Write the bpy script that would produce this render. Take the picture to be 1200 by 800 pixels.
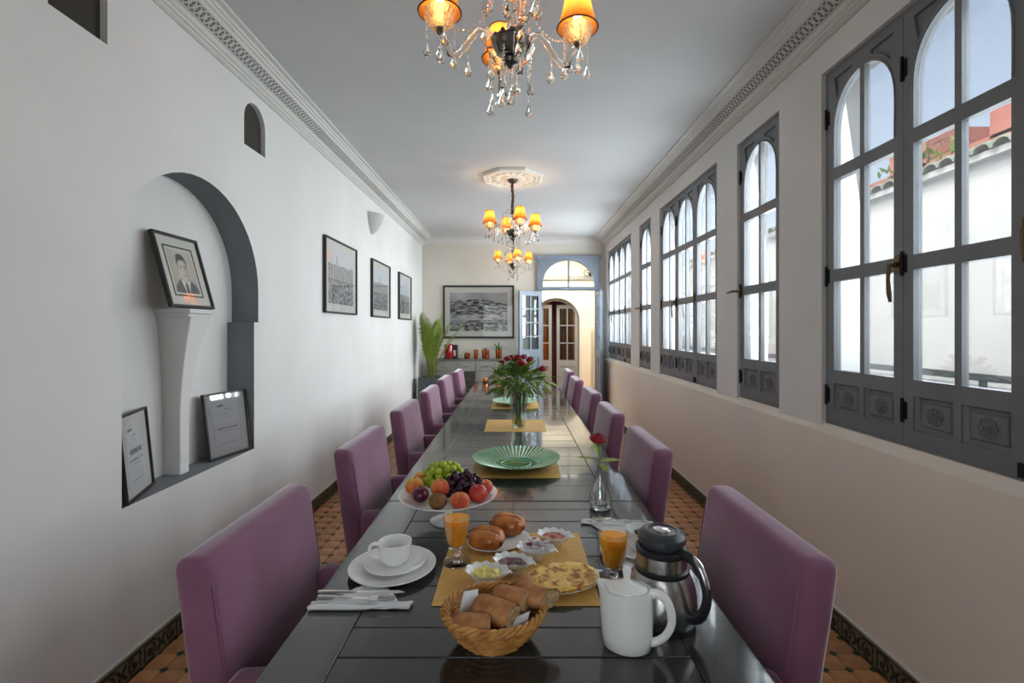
import bpy, bmesh, math, random
from math import sin, cos, pi, sqrt, radians
from mathutils import Vector, Matrix, noise
from mathutils.geometry import tessellate_polygon
random.seed(7)
scene = bpy.context.scene
C = scene.collection
for o in list(bpy.data.objects): bpy.data.objects.remove(o)

# ------------------------------------------------------------------ camera
cd = bpy.data.cameras.new('camera'); cam = bpy.data.objects.new('camera', cd); C.objects.link(cam)
cam.location = (0, 0, 1.45); cam.rotation_euler = (pi/2, 0, 0)
cd.sensor_width = 36; cd.lens = 565/1200*36; cd.shift_x = -3/1200; cd.shift_y = -14/1200
cd.clip_start = .02; cd.clip_end = 200
scene.camera = cam
# ------------------------------------------------------------------ sky, sun, daylight, added fill lamps, exposure
w = bpy.data.worlds.new('world'); scene.world = w; w.use_nodes = True
nt = w.node_tree; bg = nt.nodes['Background']
sky = nt.nodes.new('ShaderNodeTexSky'); sky.sky_type = 'NISHITA'; sky.sun_disc = False
sky.sun_elevation = radians(48); sky.sun_rotation = radians(250); sky.air_density = 1; sky.dust_density = 5
hsv = nt.nodes.new('ShaderNodeHueSaturation'); hsv.inputs['Saturation'].default_value = .55; nt.links.new(sky.outputs[0], hsv.inputs['Color']); nt.links.new(hsv.outputs[0], bg.inputs[0]); bg.inputs[1].default_value = .18
sd = bpy.data.lights.new('sun', 'SUN'); sd.energy = 1.25; sd.angle = radians(1); sd.color = (1, .95, .87)
sun = bpy.data.objects.new('sun', sd); C.objects.link(sun); sun.rotation_euler = (0, radians(-38), radians(20)); sun.location = (-5, 0, 9)
def daylight(y0, y1, power):
    d = bpy.data.lights.new('window_daylight', 'AREA'); d.shape = 'RECTANGLE'; d.size = 1.35; d.size_y = y1-y0
    d.energy = power; d.color = (.93, .97, 1)
    o = bpy.data.objects.new('window_daylight', d); C.objects.link(o)
    o.location = (1.80, (y0+y1)/2, 1.95); o.rotation_euler = (0, radians(82), 0)
WINS = [(1.0, 2.483, 3), (2.879, 3.424, 1), (3.767, 5.256, 3), (5.598, 6.108, 1), (6.55, 8.14, 4), (.05, .60, 1), (-1.25, -.32, 2)]
for a, b, n in WINS: daylight(a, b, (1.5 if a < .9 else 12+10.5*max(0, a-1.2))*(b-a))
dd = bpy.data.lights.new('rear_fill', 'AREA'); dd.shape = 'RECTANGLE'; dd.size = 1.6; dd.size_y = 1.9; dd.energy = 20; dd.color = (1, .98, .96)  # added fill lamp behind the camera, brightens the near part of the room
ro = bpy.data.objects.new('rear_fill', dd); C.objects.link(ro); ro.location = (-.55, -2.15, 1.45); ro.rotation_euler = (radians(84), 0, radians(-34))
dv = bpy.data.lights.new('vestibule_fill', 'AREA'); dv.shape = 'RECTANGLE'; dv.size = 1.5; dv.size_y = 1.1; dv.energy = 42; dv.color = (1, .97, .9)  # added area lamp above the vestibule, brightens the space beyond the end door
vo = bpy.data.objects.new('vestibule_fill', dv); C.objects.link(vo); vo.location = (.6, 9.2, 3.0); vo.rotation_euler = (0, 0, 0)
scene.view_settings.view_transform = 'Standard'; scene.view_settings.look = 'None'
scene.view_settings.gamma = 1; scene.view_settings.use_curve_mapping = False
scene.view_settings.exposure = 0.88

# ------------------------------------------------------------------ materials
def lin(c): return tuple(((v/255)/12.92 if v/255 <= .04045 else ((v/255+.055)/1.055)**2.4) for v in c)
MC = {}
def mat(name, col, rough=.5, metal=0, col2=None, ns=5, nd=3, bump=0, bs=None, stretch=None, coat=0, sheen=0, trans=0, emit=None, es=0, sss=0, ior=1.45, spec=None, ramp=(.35, .65), coord='Object', hue_obj=0):
    if name in MC: return MC[name]
    m = bpy.data.materials.new(name); m.use_nodes = True; n = m.node_tree.nodes; L = m.node_tree.links
    b = n['Principled BSDF']; I = b.inputs
    c = lin(col)+(1,)
    I['Base Color'].default_value = c; I['Roughness'].default_value = rough; I['Metallic'].default_value = metal
    I['Coat Weight'].default_value = coat; I['Coat Roughness'].default_value = .08
    I['Sheen Weight'].default_value = sheen; I['Sheen Roughness'].default_value = .35
    I['Transmission Weight'].default_value = trans; I['IOR'].default_value = ior
    I['Subsurface Weight'].default_value = sss; I['Subsurface Scale'].default_value = .01
    if spec is not None: I['Specular IOR Level'].default_value = spec
    if emit: I['Emission Color'].default_value = lin(emit)+(1,); I['Emission Strength'].default_value = es
    if col2 or bump:
        tc = n.new('ShaderNodeTexCoord'); mp = n.new('ShaderNodeMapping'); L.new(tc.outputs[coord], mp.inputs[0])
        if stretch: mp.inputs['Scale'].default_value = stretch
    if col2:
        t = n.new('ShaderNodeTexNoise'); t.inputs['Scale'].default_value = ns; t.inputs['Detail'].default_value = nd
        L.new(mp.outputs[0], t.inputs[0])
        r = n.new('ShaderNodeValToRGB'); r.color_ramp.elements[0].position = ramp[0]; r.color_ramp.elements[1].position = ramp[1]
        r.color_ramp.elements[0].color = c; r.color_ramp.elements[1].color = lin(col2)+(1,)
        L.new(t.outputs[0], r.inputs[0]); out = r.outputs[0]
        if hue_obj:
            oi = n.new('ShaderNodeObjectInfo'); mr = n.new('ShaderNodeMapRange'); mr.inputs[3].default_value = 1-hue_obj; mr.inputs[4].default_value = 1+hue_obj
            L.new(oi.outputs['Random'], mr.inputs[0]); hs = n.new('ShaderNodeHueSaturation'); L.new(mr.outputs[0], hs.inputs['Value']); L.new(out, hs.inputs['Color']); out = hs.outputs[0]
        L.new(out, I['Base Color'])
    if bump:
        t2 = n.new('ShaderNodeTexNoise'); t2.inputs['Scale'].default_value = bs or ns; t2.inputs['Detail'].default_value = 4
        L.new(mp.outputs[0], t2.inputs[0]); bm = n.new('ShaderNodeBump'); bm.inputs['Strength'].default_value = bump; bm.inputs['Distance'].default_value = .01
        L.new(t2.outputs[0], bm.inputs['Height']); L.new(bm.outputs[0], I['Normal'])
    MC[name] = m; return m
def pane_mat(name, tint, gloss=.09, top=.5):
    if name in MC: return MC[name]
    m = bpy.data.materials.new(name); m.use_nodes = True; n = m.node_tree.nodes; L = m.node_tree.links
    n.remove(n['Principled BSDF']); out = n['Material Output']
    tr = n.new('ShaderNodeBsdfTransparent'); tr.inputs[0].default_value = lin(tint)+(1,)
    gl = n.new('ShaderNodeBsdfGlossy'); gl.inputs['Roughness'].default_value = .02
    fr = n.new('ShaderNodeLayerWeight'); fr.inputs[0].default_value = .25
    mr = n.new('ShaderNodeMapRange'); mr.inputs[3].default_value = gloss*.5; mr.inputs[4].default_value = top
    mx = n.new('ShaderNodeMixShader')
    L.new(fr.outputs['Facing'], mr.inputs[0]); L.new(mr.outputs[0], mx.inputs[0]); L.new(tr.outputs[0], mx.inputs[1]); L.new(gl.outputs[0], mx.inputs[2]); L.new(mx.outputs[0], out.inputs[0])
    MC[name] = m; return m
def attr_mat(name, rough=.6, coat=0):
    if name in MC: return MC[name]
    m = bpy.data.materials.new(name); m.use_nodes = True; n = m.node_tree.nodes
    a = n.new('ShaderNodeAttribute'); a.attribute_name = 'Col'; b = n['Principled BSDF']
    m.node_tree.links.new(a.outputs['Color'], b.inputs['Base Color']); b.inputs['Roughness'].default_value = rough; b.inputs['Coat Weight'].default_value = coat; b.inputs['Coat Roughness'].default_value = .03
    MC[name] = m; return m
WALL = mat('white_plaster', (220, 218, 215), .85, col2=(213, 211, 208), ns=1.5, bump=.25, bs=9)
WALLW = mat('warm_plaster', (232, 222, 210), .85, col2=(226, 216, 204), ns=1.5, bump=.25, bs=9)
WALLB = mat('cream_plaster', (214, 208, 197), .85, col2=(208, 202, 190), ns=1.5)
CEIL = mat('ceiling_paint', (198, 199, 198), .8, col2=(192, 193, 193), ns=1, bump=.1, bs=3)
CROWN = mat('crown_plaster', (206, 205, 200), .75)
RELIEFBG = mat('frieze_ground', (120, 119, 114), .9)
GREYP = mat('niche_grey_paint', (122, 126, 130), .7, col2=(114, 118, 123), ns=3)
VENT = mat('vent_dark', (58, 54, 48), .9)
FRAME = mat('window_grey_paint', (118, 120, 123), .45, col2=(110, 112, 115), ns=6, bump=.1, bs=40)
DOORP = mat('door_blue_grey_paint', (128, 138, 150), .45, col2=(120, 130, 142), ns=6)
DOORP2 = mat('far_door_grey_paint', (138, 140, 140), .5)
PANE = pane_mat('window_glass', (242, 246, 248))
BRASS = mat('aged_brass', (104, 84, 58), .45, .9)
BLACKM = mat('black_iron', (30, 28, 27), .5, .6)
VELVET = mat('mauve_velvet', (140, 92, 118), .8, col2=(113, 71, 93), ns=3.2, nd=5, sheen=.8, bump=.06, bs=400)
CHROME = mat('chrome', (220, 220, 222), .12, 1)
STEEL = mat('brushed_steel', (178, 176, 172), .26, 1, bump=.05, bs=300, stretch=(1, 1, .02))
SILVER = mat('cutlery_silver', (205, 203, 198), .18, 1)
PORC = mat('white_porcelain', (240, 240, 238), .18, coat=.4)
BLACKP = mat('black_plastic', (34, 35, 38), .35)
TERRA = mat('terracotta', (196, 146, 102), .5, col2=(176, 122, 82), ns=14, bump=.2, bs=30, hue_obj=.16)
GREENT = mat('green_glaze', (44, 66, 48), .3)
GROUT = mat('grout', (150, 118, 86), .9)
BBLACK = mat('zellij_black', (32, 30, 24), .4)
BCREAM = mat('zellij_cream', (116, 108, 82), .7)
MATG = mat('gold_paper_mat', (212, 168, 92), .42, col2=(200, 156, 80), ns=30)
CLEAR = pane_mat('clear_thin_glass', (250, 252, 252), .10)
GLASS = mat('clear_glass', (255, 255, 255), .0, trans=1, ior=1.45)
CRYS = mat('crystal', (255, 250, 240), .02, trans=1, ior=1.6)
THING = mat('thin_glass', (255, 255, 255), .0, trans=1, ior=1.12)
JUICE = mat('orange_juice', (255, 168, 24), .35, col2=(255, 156, 16), ns=30, sss=.8)
PAPER = mat('white_paper', (226, 226, 226), .7)
LINEN = mat('white_linen', (220, 216, 210), .85, bump=.1, bs=200)
FBLACK = mat('frame_black', (38, 35, 32), .4)
MOUNT = mat('mount_board', (208, 207, 198), .8)
COPPER = mat('copper', (196, 110, 70), .25, 1)
LEAF = mat('leaf_green', (74, 104, 40), .45, col2=(48, 76, 26), ns=8, hue_obj=.25)
LEAFY = mat('palm_green', (130, 152, 52), .5, col2=(98, 124, 38), ns=8, hue_obj=.2)
STEMG = mat('stem_green', (104, 116, 44), .5)
LEAFB = mat('bouquet_leaf', (112, 140, 60), .4, col2=(68, 98, 38), ns=10, hue_obj=.3)
ROSE = mat('rose_red', (160, 14, 22), .55, col2=(118, 6, 16), ns=40, sheen=.3)
def wood_dark():
    m = bpy.data.materials.new('black_stained_wood'); m.use_nodes = True; n = m.node_tree.nodes; L = m.node_tree.links; b = n['Principled BSDF']
    tc = n.new('ShaderNodeTexCoord'); mp = n.new('ShaderNodeMapping'); mp.inputs['Scale'].default_value = (1.2, 14, 14); L.new(tc.outputs['Object'], mp.inputs[0])
    t = n.new('ShaderNodeTexNoise'); t.inputs['Scale'].default_value = 2.2; t.inputs['Detail'].default_value = 6; L.new(mp.outputs[0], t.inputs[0])
    r = n.new('ShaderNodeValToRGB'); e = r.color_ramp.elements; e[0].position = .3; e[0].color = lin((34, 34, 33))+(1,); e[1].position = .75; e[1].color = lin((62, 61, 58))+(1,)
    L.new(t.outputs[0], r.inputs[0]); L.new(r.outputs[0], b.inputs['Base Color'])
    t3 = n.new('ShaderNodeTexNoise'); t3.inputs['Scale'].default_value = 3; t3.inputs['Detail'].default_value = 5; L.new(tc.outputs['Object'], t3.inputs[0])
    mr = n.new('ShaderNodeMapRange'); mr.inputs[1].default_value = .35; mr.inputs[2].default_value = .7; mr.inputs[3].default_value = .10; mr.inputs[4].default_value = .26
    L.new(t3.outputs[0], mr.inputs[0]); L.new(mr.outputs[0], b.inputs['Roughness'])
    bm = n.new('ShaderNodeBump'); bm.inputs['Strength'].default_value = .12; bm.inputs['Distance'].default_value = .004
    ad = n.new('ShaderNodeMath'); ad.operation = 'ADD'; L.new(t.outputs[0], ad.inputs[0]); L.new(t3.outputs[0], ad.inputs[1])
    L.new(ad.outputs[0], bm.inputs['Height']); L.new(bm.outputs[0], b.inputs['Normal'])
    b.inputs['Coat Weight'].default_value = .5; b.inputs['Coat Roughness'].default_value = .05
    return m
WOOD = wood_dark()

# ------------------------------------------------------------------ mesh building
class MB:
    def __init__(s): s.v = []; s.f = []; s.m = []; s.mi = 0
    def add(s, vs, fs, mi=None):
        o = len(s.v); s.v += [tuple(p) for p in vs]; s.f += [tuple(i+o for i in f) for f in fs]; s.m += [s.mi if mi is None else mi]*len(fs); return s
    def box(s, x0, x1, y0, y1, z0, z1, mi=None):
        return s.add([(x0,y0,z0),(x1,y0,z0),(x1,y1,z0),(x0,y1,z0),(x0,y0,z1),(x1,y0,z1),(x1,y1,z1),(x0,y1,z1)],
              [(0,3,2,1),(4,5,6,7),(0,1,5,4),(1,2,6,5),(2,3,7,6),(3,0,4,7)], mi)
    def lathe(s, prof, n=24, c=(0,0,0), mi=None, sx=1, sy=1, rot=0, wob=None):
        vs = []; fs = []
        for r, z in prof:
            for k in range(n):
                a = 2*pi*k/n+rot; rr = r*(wob(a, z) if wob else 1)
                vs.append((c[0]+rr*cos(a)*sx, c[1]+rr*sin(a)*sy, c[2]+z))
        for i in range(len(prof)-1):
            for k in range(n):
                a = i*n+k; b = i*n+(k+1) % n; fs.append((a, b, b+n, a+n))
        if prof[0][0] > 1e-6: fs.append(tuple(range(n-1, -1, -1)))
        if prof[-1][0] > 1e-6: fs.append(tuple(range((len(prof)-1)*n, len(prof)*n)))
        return s.add(vs, fs, mi)
    def ctube(s, path, rad, n=12, flat=1, sub=5):
        P = [Vector(p) for p in path]; R = rad if isinstance(rad, (list, tuple)) else [rad]*len(P); out = []; ro = []
        for i in range(len(P)-1):
            a, b, c, d = P[max(i-1, 0)], P[i], P[i+1], P[min(i+2, len(P)-1)]
            for k in range(sub):
                t = k/sub; out.append(.5*((2*b)+(c-a)*t+(2*a-5*b+4*c-d)*t*t+(3*b-a-3*c+d)*t**3)); ro.append(R[i]+(R[i+1]-R[i])*t)
        return s.tube(out+[P[-1]], ro+[R[-1]], n, None, False, flat)
    def tube(s, path, rad, n=8, mi=None, closed=False, flat=1):
        P = [Vector(p) for p in path]; N = len(P); R = rad if isinstance(rad, (list, tuple)) else [rad]*N
        vs = []; fs = []; up = None
        for i, p in enumerate(P):
            if closed: t = (P[(i+1) % N]-P[i-1]).normalized()
            else: t = (P[min(i+1, N-1)]-P[max(i-1, 0)]).normalized()
            if up is None:
                up = Vector((0, 0, 1)) if abs(t.z) < .9 else Vector((0, 1, 0))
            u = (up-t*up.dot(t)).normalized(); up = u; q = t.cross(u)
            for k in range(n):
                a = 2*pi*k/n; vs.append(p+u*R[i]*cos(a)*flat+q*R[i]*sin(a))
        for i in range(N-1+(1 if closed else 0)):
            for k in range(n):
                a = i*n+k; b = i*n+(k+1) % n; a2 = ((i+1) % N)*n+k; b2 = ((i+1) % N)*n+(k+1) % n; fs.append((a, b, b2, a2))
        if not closed: fs.append(tuple(range(n-1, -1, -1))); fs.append(tuple(range((N-1)*n, N*n)))
        return s.add(vs, fs, mi)
    def sph(s, c, r, n=12, m=8, mi=None, fn=None):
        if not isinstance(r, (tuple, list)): r = (r, r, r)
        vs = [(0, 0, -1)]; fs = []
        for i in range(1, m):
            t = pi*i/m
            for k in range(n):
                a = 2*pi*k/n; vs.append((sin(t)*cos(a), sin(t)*sin(a), -cos(t)))
        vs.append((0, 0, 1)); last = len(vs)-1
        for k in range(n): fs.append((0, 1+(k+1) % n, 1+k)); fs.append((last, last-n+k, last-n+(k+1) % n))
        for i in range(m-2):
            for k in range(n):
                a = 1+i*n+k; b = 1+i*n+(k+1) % n; fs.append((a, b, b+n, a+n))
        out = []
        for p in vs:
            q = Vector(p)*(fn(Vector(p)) if fn else 1); out.append((c[0]+q.x*r[0], c[1]+q.y*r[1], c[2]+q.z*r[2]))
        return s.add(out, fs, mi)
    def plate(s, outer, holes, fn, d0, d1, mi=None, back=True, sides=True):
        """polygon with holes in (u,v), extruded between d0 and d1; fn maps (u,v,d)->xyz"""
        loops = [outer]+list(holes)
        tris = tessellate_polygon([[Vector((u, v, 0)) for u, v in l] for l in loops])
        flat = [p for l in loops for p in l]; n = len(flat)
        vs = [fn(u, v, d0) for u, v in flat]+[fn(u, v, d1) for u, v in flat]
        fs = []
        for t in tris:
            fs.append(tuple(t))
            if back: fs.append(tuple(i+n for i in reversed(t)))
        if sides:
            o = 0
            for l in loops:
                k = len(l)
                for i in range(k):
                    a = o+i; b = o+(i+1) % k; fs.append((a, b, b+n, a+n))
                o += k
        return s.add(vs, fs, mi)
    def prism(s, poly, fn, d0, d1, mi=None): return s.plate(poly, [], fn, d0, d1, mi)
    def xf(s, M):
        s.v = [tuple(M @ Vector(p)) for p in s.v]; return s
    def mesh(s, name, mats, smooth=True, ang=35, fix=True):
        me = bpy.data.meshes.new(name); me.from_pydata(s.v, [], s.f); 
        for m in (mats if isinstance(mats, (list, tuple)) else [mats]): me.materials.append(m)
        me.polygons.foreach_set('material_index', s.m)
        if fix:
            b = bmesh.new(); b.from_mesh(me); bmesh.ops.remove_doubles(b, verts=b.verts, dist=1e-6); bmesh.ops.recalc_face_normals(b, faces=b.faces); b.to_mesh(me); b.free()
        if smooth:
            me.polygons.foreach_set('use_smooth', [True]*len(me.polygons)); me.set_sharp_from_angle(angle=radians(ang))
        me.update(); return me
    def build(s, name, mats, parent=None, bevel=0, seg=2, sub=0, **k):
        o = bpy.data.objects.new(name, s.mesh(name, mats, **k)); C.objects.link(o)
        if parent: o.parent = parent
        if bevel:
            b = o.modifiers.new('b', 'BEVEL'); b.width = bevel; b.segments = seg; b.limit_method = 'ANGLE'; b.angle_limit = radians(40)
        if sub:
            b = o.modifiers.new('s', 'SUBSURF'); b.levels = sub; b.render_levels = sub
        return o
def tag(o, label=None, cat=None, group=None, kind=None):
    if label: o['label'] = label
    if cat: o['category'] = cat
    if group: o['group'] = group
    if kind: o['kind'] = kind
    return o
def thing(name, loc, label, cat, group=None, rz=0):
    o = bpy.data.objects.new(name, None); C.objects.link(o); o.location = loc; o.rotation_euler = (0, 0, rz); o.empty_display_size = .05
    return tag(o, label, cat, group)
def struct(o): o['kind'] = 'structure'; return o
def link(name, me, parent, loc=(0,0,0), rot=(0,0,0), sc=1):
    o = bpy.data.objects.new(name, me); C.objects.link(o); o.parent = parent; o.location = loc; o.rotation_euler = rot
    o.scale = (sc, sc, sc) if not isinstance(sc, tuple) else sc
    return o
def kids(o): return [c for c in bpy.data.objects if c.parent == o]
def copy_tree(o, parent=None, table=None):
    if table is None:
        table = {}
        for c in bpy.data.objects:
            if c.parent: table.setdefault(c.parent.name, []).append(c)
    c = o.copy(); C.objects.link(c); c.parent = parent
    for ch in table.get(o.name, []): copy_tree(ch, c, table)
    return c
def rect(u0, u1, v0, v1): return [(u0, v0), (u1, v0), (u1, v1), (u0, v1)]
def rectr(u0, u1, v0, v1): return [(u0, v0), (u0, v1), (u1, v1), (u1, v0)]
XW = lambda u, v, d: (d, u, v)       # plane of the side walls
YW = lambda u, v, d: (u, d, v)       # plane of the end walls
ZW = lambda u, v, d: (u, v, d)
def onT(px, py, z=.76):              # real place of a thing of height z seen at this spot of the photograph
    Y = 565*(1.45-z)/(py-386); return ((px-603)*Y/565, Y, z)

# ================================================================== ROOM
XL, XR, YB, YF, ZC = -1.61, 1.58, 8.41, -1.5, 3.055
fl = MB().box(-1.9, 1.9, YF-.2, YB, -.12, -.003).build('floor', GROUT); struct(fl)
P = .1045
def tile_mb(mb, x, y, z=0):
    h = P/2-.0015; c = .019; pts = [(-h+c,-h),(h-c,-h),(h,-h+c),(h,h-c),(h-c,h),(-h+c,h),(-h,h-c),(-h,-h+c)]
    n = len(mb.v); mb.v += [(x+a, y+b, z-.006) for a, b in pts]+[(x+a*.97, y+b*.97, z) for a, b in pts]
    f = [tuple(n+8+i for i in range(8))]+[(n+i, n+(i+1) % 8, n+8+(i+1) % 8, n+8+i) for i in range(8)]; mb.f += f; mb.m += [0]*len(f)
def dot_mb(mb, x, y, z=0):
    r = .0172; pts = [(r,0),(0,r),(-r,0),(0,-r)]
    n = len(mb.v); mb.v += [(x+a, y+b, z-.006) for a, b in pts]+[(x+a*.95, y+b*.95, z) for a, b in pts]
    f = [tuple(n+4+i for i in range(4))]+[(n+i, n+(i+1) % 4, n+4+(i+1) % 4, n+4+i) for i in range(4)]; mb.f += f; mb.m += [0]*len(f)
t = MB(); tile_mb(t, 0, 0); TM = t.mesh('floor_tile', TERRA, smooth=False)
t = MB(); dot_mb(t, 0, 0); DM = t.mesh('green_inset', GREENT, smooth=False)
rest, restd = MB(), MB(); cnt = 0
for i in range(-16, 16):
    for j in range(-14, 80):
        x = i*P+.018; y = j*P+.02
        if x < -1.66 or x > 1.62: continue
        near = (1.75 < y < 4.15) and (x < -1.0 or x > 1.03)
        if near and cnt < 300:
            link('floor_tile', TM, fl, (x, y, random.uniform(-.0008, .0008)), (random.uniform(-.006, .006), 0, 0)); cnt += 1
            link('green_inset', DM, fl, (x+P/2, y+P/2, .0003))
        else: tile_mb(rest, x, y); dot_mb(restd, x+P/2, y+P/2, .0003)
tag(rest.build('floor_tiles', TERRA, fl, smooth=False, fix=False), kind='stuff')
tag(restd.build('green_insets', GREENT, fl, smooth=False, fix=False), kind='stuff')
struct(MB().box(-1.9, 1.9, YF-.2, YB+.2, ZC, ZC+.15).build('ceiling', CEIL))
ceil = bpy.data.objects['ceiling']

# ---- left wall with niche and vent openings
NC = 2.478
def arch_loop(c, hw, z0, zs, rise, n=24, power=2, shoulder=None):
    pts = []
    if shoulder: hl, zsh = shoulder; pts += [(c-hl, z0), (c+hl, z0), (c+hl, zsh), (c+hw, zsh)]
    else: pts += [(c-hw, z0), (c+hw, z0)]
    for k in range(n+1):
        a = pi*k/n; pts.append((c+hw*cos(a), zs+rise*(sin(a)**(2/power) if power != 2 else sin(a))))
    if shoulder: pts += [(c-hw, zsh), (c-hl, zsh)]
    return pts
niche = arch_loop(NC, .551, .715, 1.68, .55, shoulder=(.502, 1.495))
v1 = arch_loop(2.992, .122, 2.557, 2.72, .124, 14); v2 = arch_loop(1.785, .122, 2.575, 2.74, .124, 14)
wl = MB().plate(rect(YF, YB+.2, 0, ZC), [niche, v1, v2], XW, XL, XL-.001, back=False, sides=False)
wl.box(XL-.4, XL-.3, YF, YB+.2, 0, ZC)
wl.add([(XL-.166, 1.8, .6), (XL-.166, 3.2, .6), (XL-.166, 3.2, 2.4), (XL-.166, 1.8, 2.4)], [(0, 1, 2, 3)])
def reveal(mb, loop, d0, d1, mi):
    n = len(loop); mb.add([(d0, u, v) for u, v in loop]+[(d1, u, v) for u, v in loop], [(i, (i+1) % n, (i+1) % n+n, i+n) for i in range(n)], mi)
reveal(wl, niche, XL, XL-.166, 1)
for v in (v1, v2):
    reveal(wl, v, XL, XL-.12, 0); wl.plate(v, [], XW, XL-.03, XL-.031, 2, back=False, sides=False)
wl = struct(wl.build('wall_left', [WALL, GREYP, VENT], ang=30, fix=False))
# console shelf in the niche
cm = MB(); prof = [(z, 1-(z-.715)/.80) for z in [.715+.8*k/24 for k in range(25)]]
vs = []
for z, t in prof:
    k = max(0, (z-1.02)/.495); k = k**1.7 if k > 0 else 0
    d = .09+.085*k; wy = .034+.045*k
    vs += [(XL-.168, 2.465-wy, z), (XL-.166+d, 2.465-wy, z), (XL-.166+d, 2.465+wy, z), (XL-.168, 2.465+wy, z)]
fs = [(0, 1, 2, 3)]
for i in range(24):
    for k in range(4): a = i*4+k; b = i*4+(k+1) % 4; fs.append((a, b, b+4, a+4))
cm.add(vs, fs); cm.box(XL-.168, XL+.015, 2.465-.095, 2.465+.095, 1.53, 1.5525); cm.box(XL-.168, XL-.0, 2.465-.085, 2.465+.085, 1.513, 1.532)
cm.build('console_shelf', WALL, wl, bevel=.004, ang=30)

# ---- right wall: window strip
wins = [rect(a, b, .975, 2.76) for a, b, n in WINS]
wr = MB().plate(rect(YF, YB+.2, .975, ZC), [], XW, 1.99, 1.991)
wr.v = []; wr.f = []; wr.m = []
ws = sorted(WINS); edges = [YF]+[e for a, b, n in ws for e in (a, b)]+[YB+.2]
for i in range(0, len(edges), 2): wr.box(XR, XR+.22, edges[i], edges[i+1], .94, 2.76)
wr.box(XR, XR+.22, YF, YB+.2, 2.76, ZC)
wr.prism([(1.56, 0), (1.56, .93), (XR+.012, .972), (XR+.22, .972), (XR+.22, 0)], lambda u, v, d: (u, d, v), YF, YB+.2, 1)
wr = struct(wr.build('wall_right', [WALL, WALLW], ang=20))

# ---- end walls
bw = MB().plate(rect(-1.9, 1.9, 0, ZC), [rectr(.43, 1.45, .0, 2.68)], YW, YB, YB+.2)
struct(bw.build('wall_back', WALLB, ang=20))
struct(MB().plate(rect(-1.9, 1.9, 0, ZC), [rectr(-1.35, .25, .45, 2.45)], YW, YF-.2, YF).build('wall_front', WALL, ang=20))
fw = struct(MB().plate(rect(-1.35, .25, .45, 2.45), [rectr(-1.29+.5*c, -1.29+.5*c+.48, .51+.64*r, .51+.64*r+.60) for c in range(3) for r in range(3)], YW, YF-.10, YF-.05).build('window_8', FRAME, ang=30))  # unseen window added behind the camera so the rear fill lamp can shine in
for c in range(3):
    for r in range(3): MB().box(-1.29+.5*c, -1.29+.5*c+.48, YF-.08, YF-.075, .51+.64*r, .51+.64*r+.60).build('pane', PANE, fw, smooth=False)

# ---- crown mouldings
def crown(side, name):
    X = XL if side < 0 else XR
    s = -side
    pr = [(0, 0), (.012, 0), (.014, .006), (.02, .006), (.022, .014), (.036, .018), (.038, .028), (.05, .032), (.062, .048), (.066, .05),
          (.118, .094), (.122, .092), (.128, .104), (.142, .108), (.146, .118), (.158, .12), (.162, .130), (.19, .132), (.19, .145), (0, .145)]
    m = MB().prism([(X+s*u, 2.91+v) for u, v in pr], lambda u, v, d: (u, d, v), YF, YB)
    o = struct(m.build(name, CROWN, ang=25))
    # carved interlace band lying on the sloping face
    b = MB(); p0 = Vector((X+s*.066, 0, 2.96)); p1 = Vector((X+s*.118, 0, 3.004)); ax = (p1-p0); Ln = ax.length; ax.normalize()
    nrm = Vector((s*.044, 0, -.052)).normalized()
    per = .075; N = int((YB-YF)/per)
    def pt(u, y, h=0): q = p0+ax*(Ln*u)+nrm*h; return (q.x, y, q.z)
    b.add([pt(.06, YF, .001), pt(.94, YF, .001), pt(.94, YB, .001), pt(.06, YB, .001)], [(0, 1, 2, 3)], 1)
    def strip(pts, wd):
        vs = []; fs = []
        for i, (u, y) in enumerate(pts):
            a = pts[max(i-1, 0)]; c = pts[min(i+1, len(pts)-1)]; du, dy = (c[0]-a[0])*Ln, c[1]-a[1]; l = math.hypot(du, dy) or 1
            nu, ny = -dy/l*wd/Ln, du/l*wd
            vs += [pt(u+nu, y+ny, .0015), pt(u+nu*.7, y+ny*.7, .005), pt(u-nu*.7, y-ny*.7, .005), pt(u-nu, y-ny, .0015)]
        for i in range(len(pts)-1):
            for k in range(3): fs.append((i*4+k, i*4+k+1, i*4+k+5, i*4+k+4))
        b.add(vs, fs, 0)
    for k in range(N):
        y = YF+k*per
        if y < .8: continue
        for ph in (0, pi): strip([(.5+.36*sin(2*pi*q/8+ph), y+per*q/8) for q in range(9)], .0035)
        strip([(.5+.17*cos(2*pi*q/6), y+per/2+.0105*sin(2*pi*q/6)) for q in range(7)], .003)
        strip([(.5+.14*cos(2*pi*q/6), y+.008*sin(2*pi*q/6)) for q in range(7)], .003)
    for u in (.05, .95): strip([(u, YF), (u, YB)], .003)
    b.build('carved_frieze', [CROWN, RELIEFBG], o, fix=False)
crown(-1, 'trim_1'); crown(1, 'trim_2')
m = MB().prism([(YB-u, 2.935+v) for u, v in [(0, 0), (.012, 0), (.02, .02), (.04, .035), (.06, .06), (.075, .07), (.08, .12), (0, .12)]], lambda u, v, d: (d, u, v), XL, XR)
struct(m.build('trim_3', CROWN, ang=25))

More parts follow.
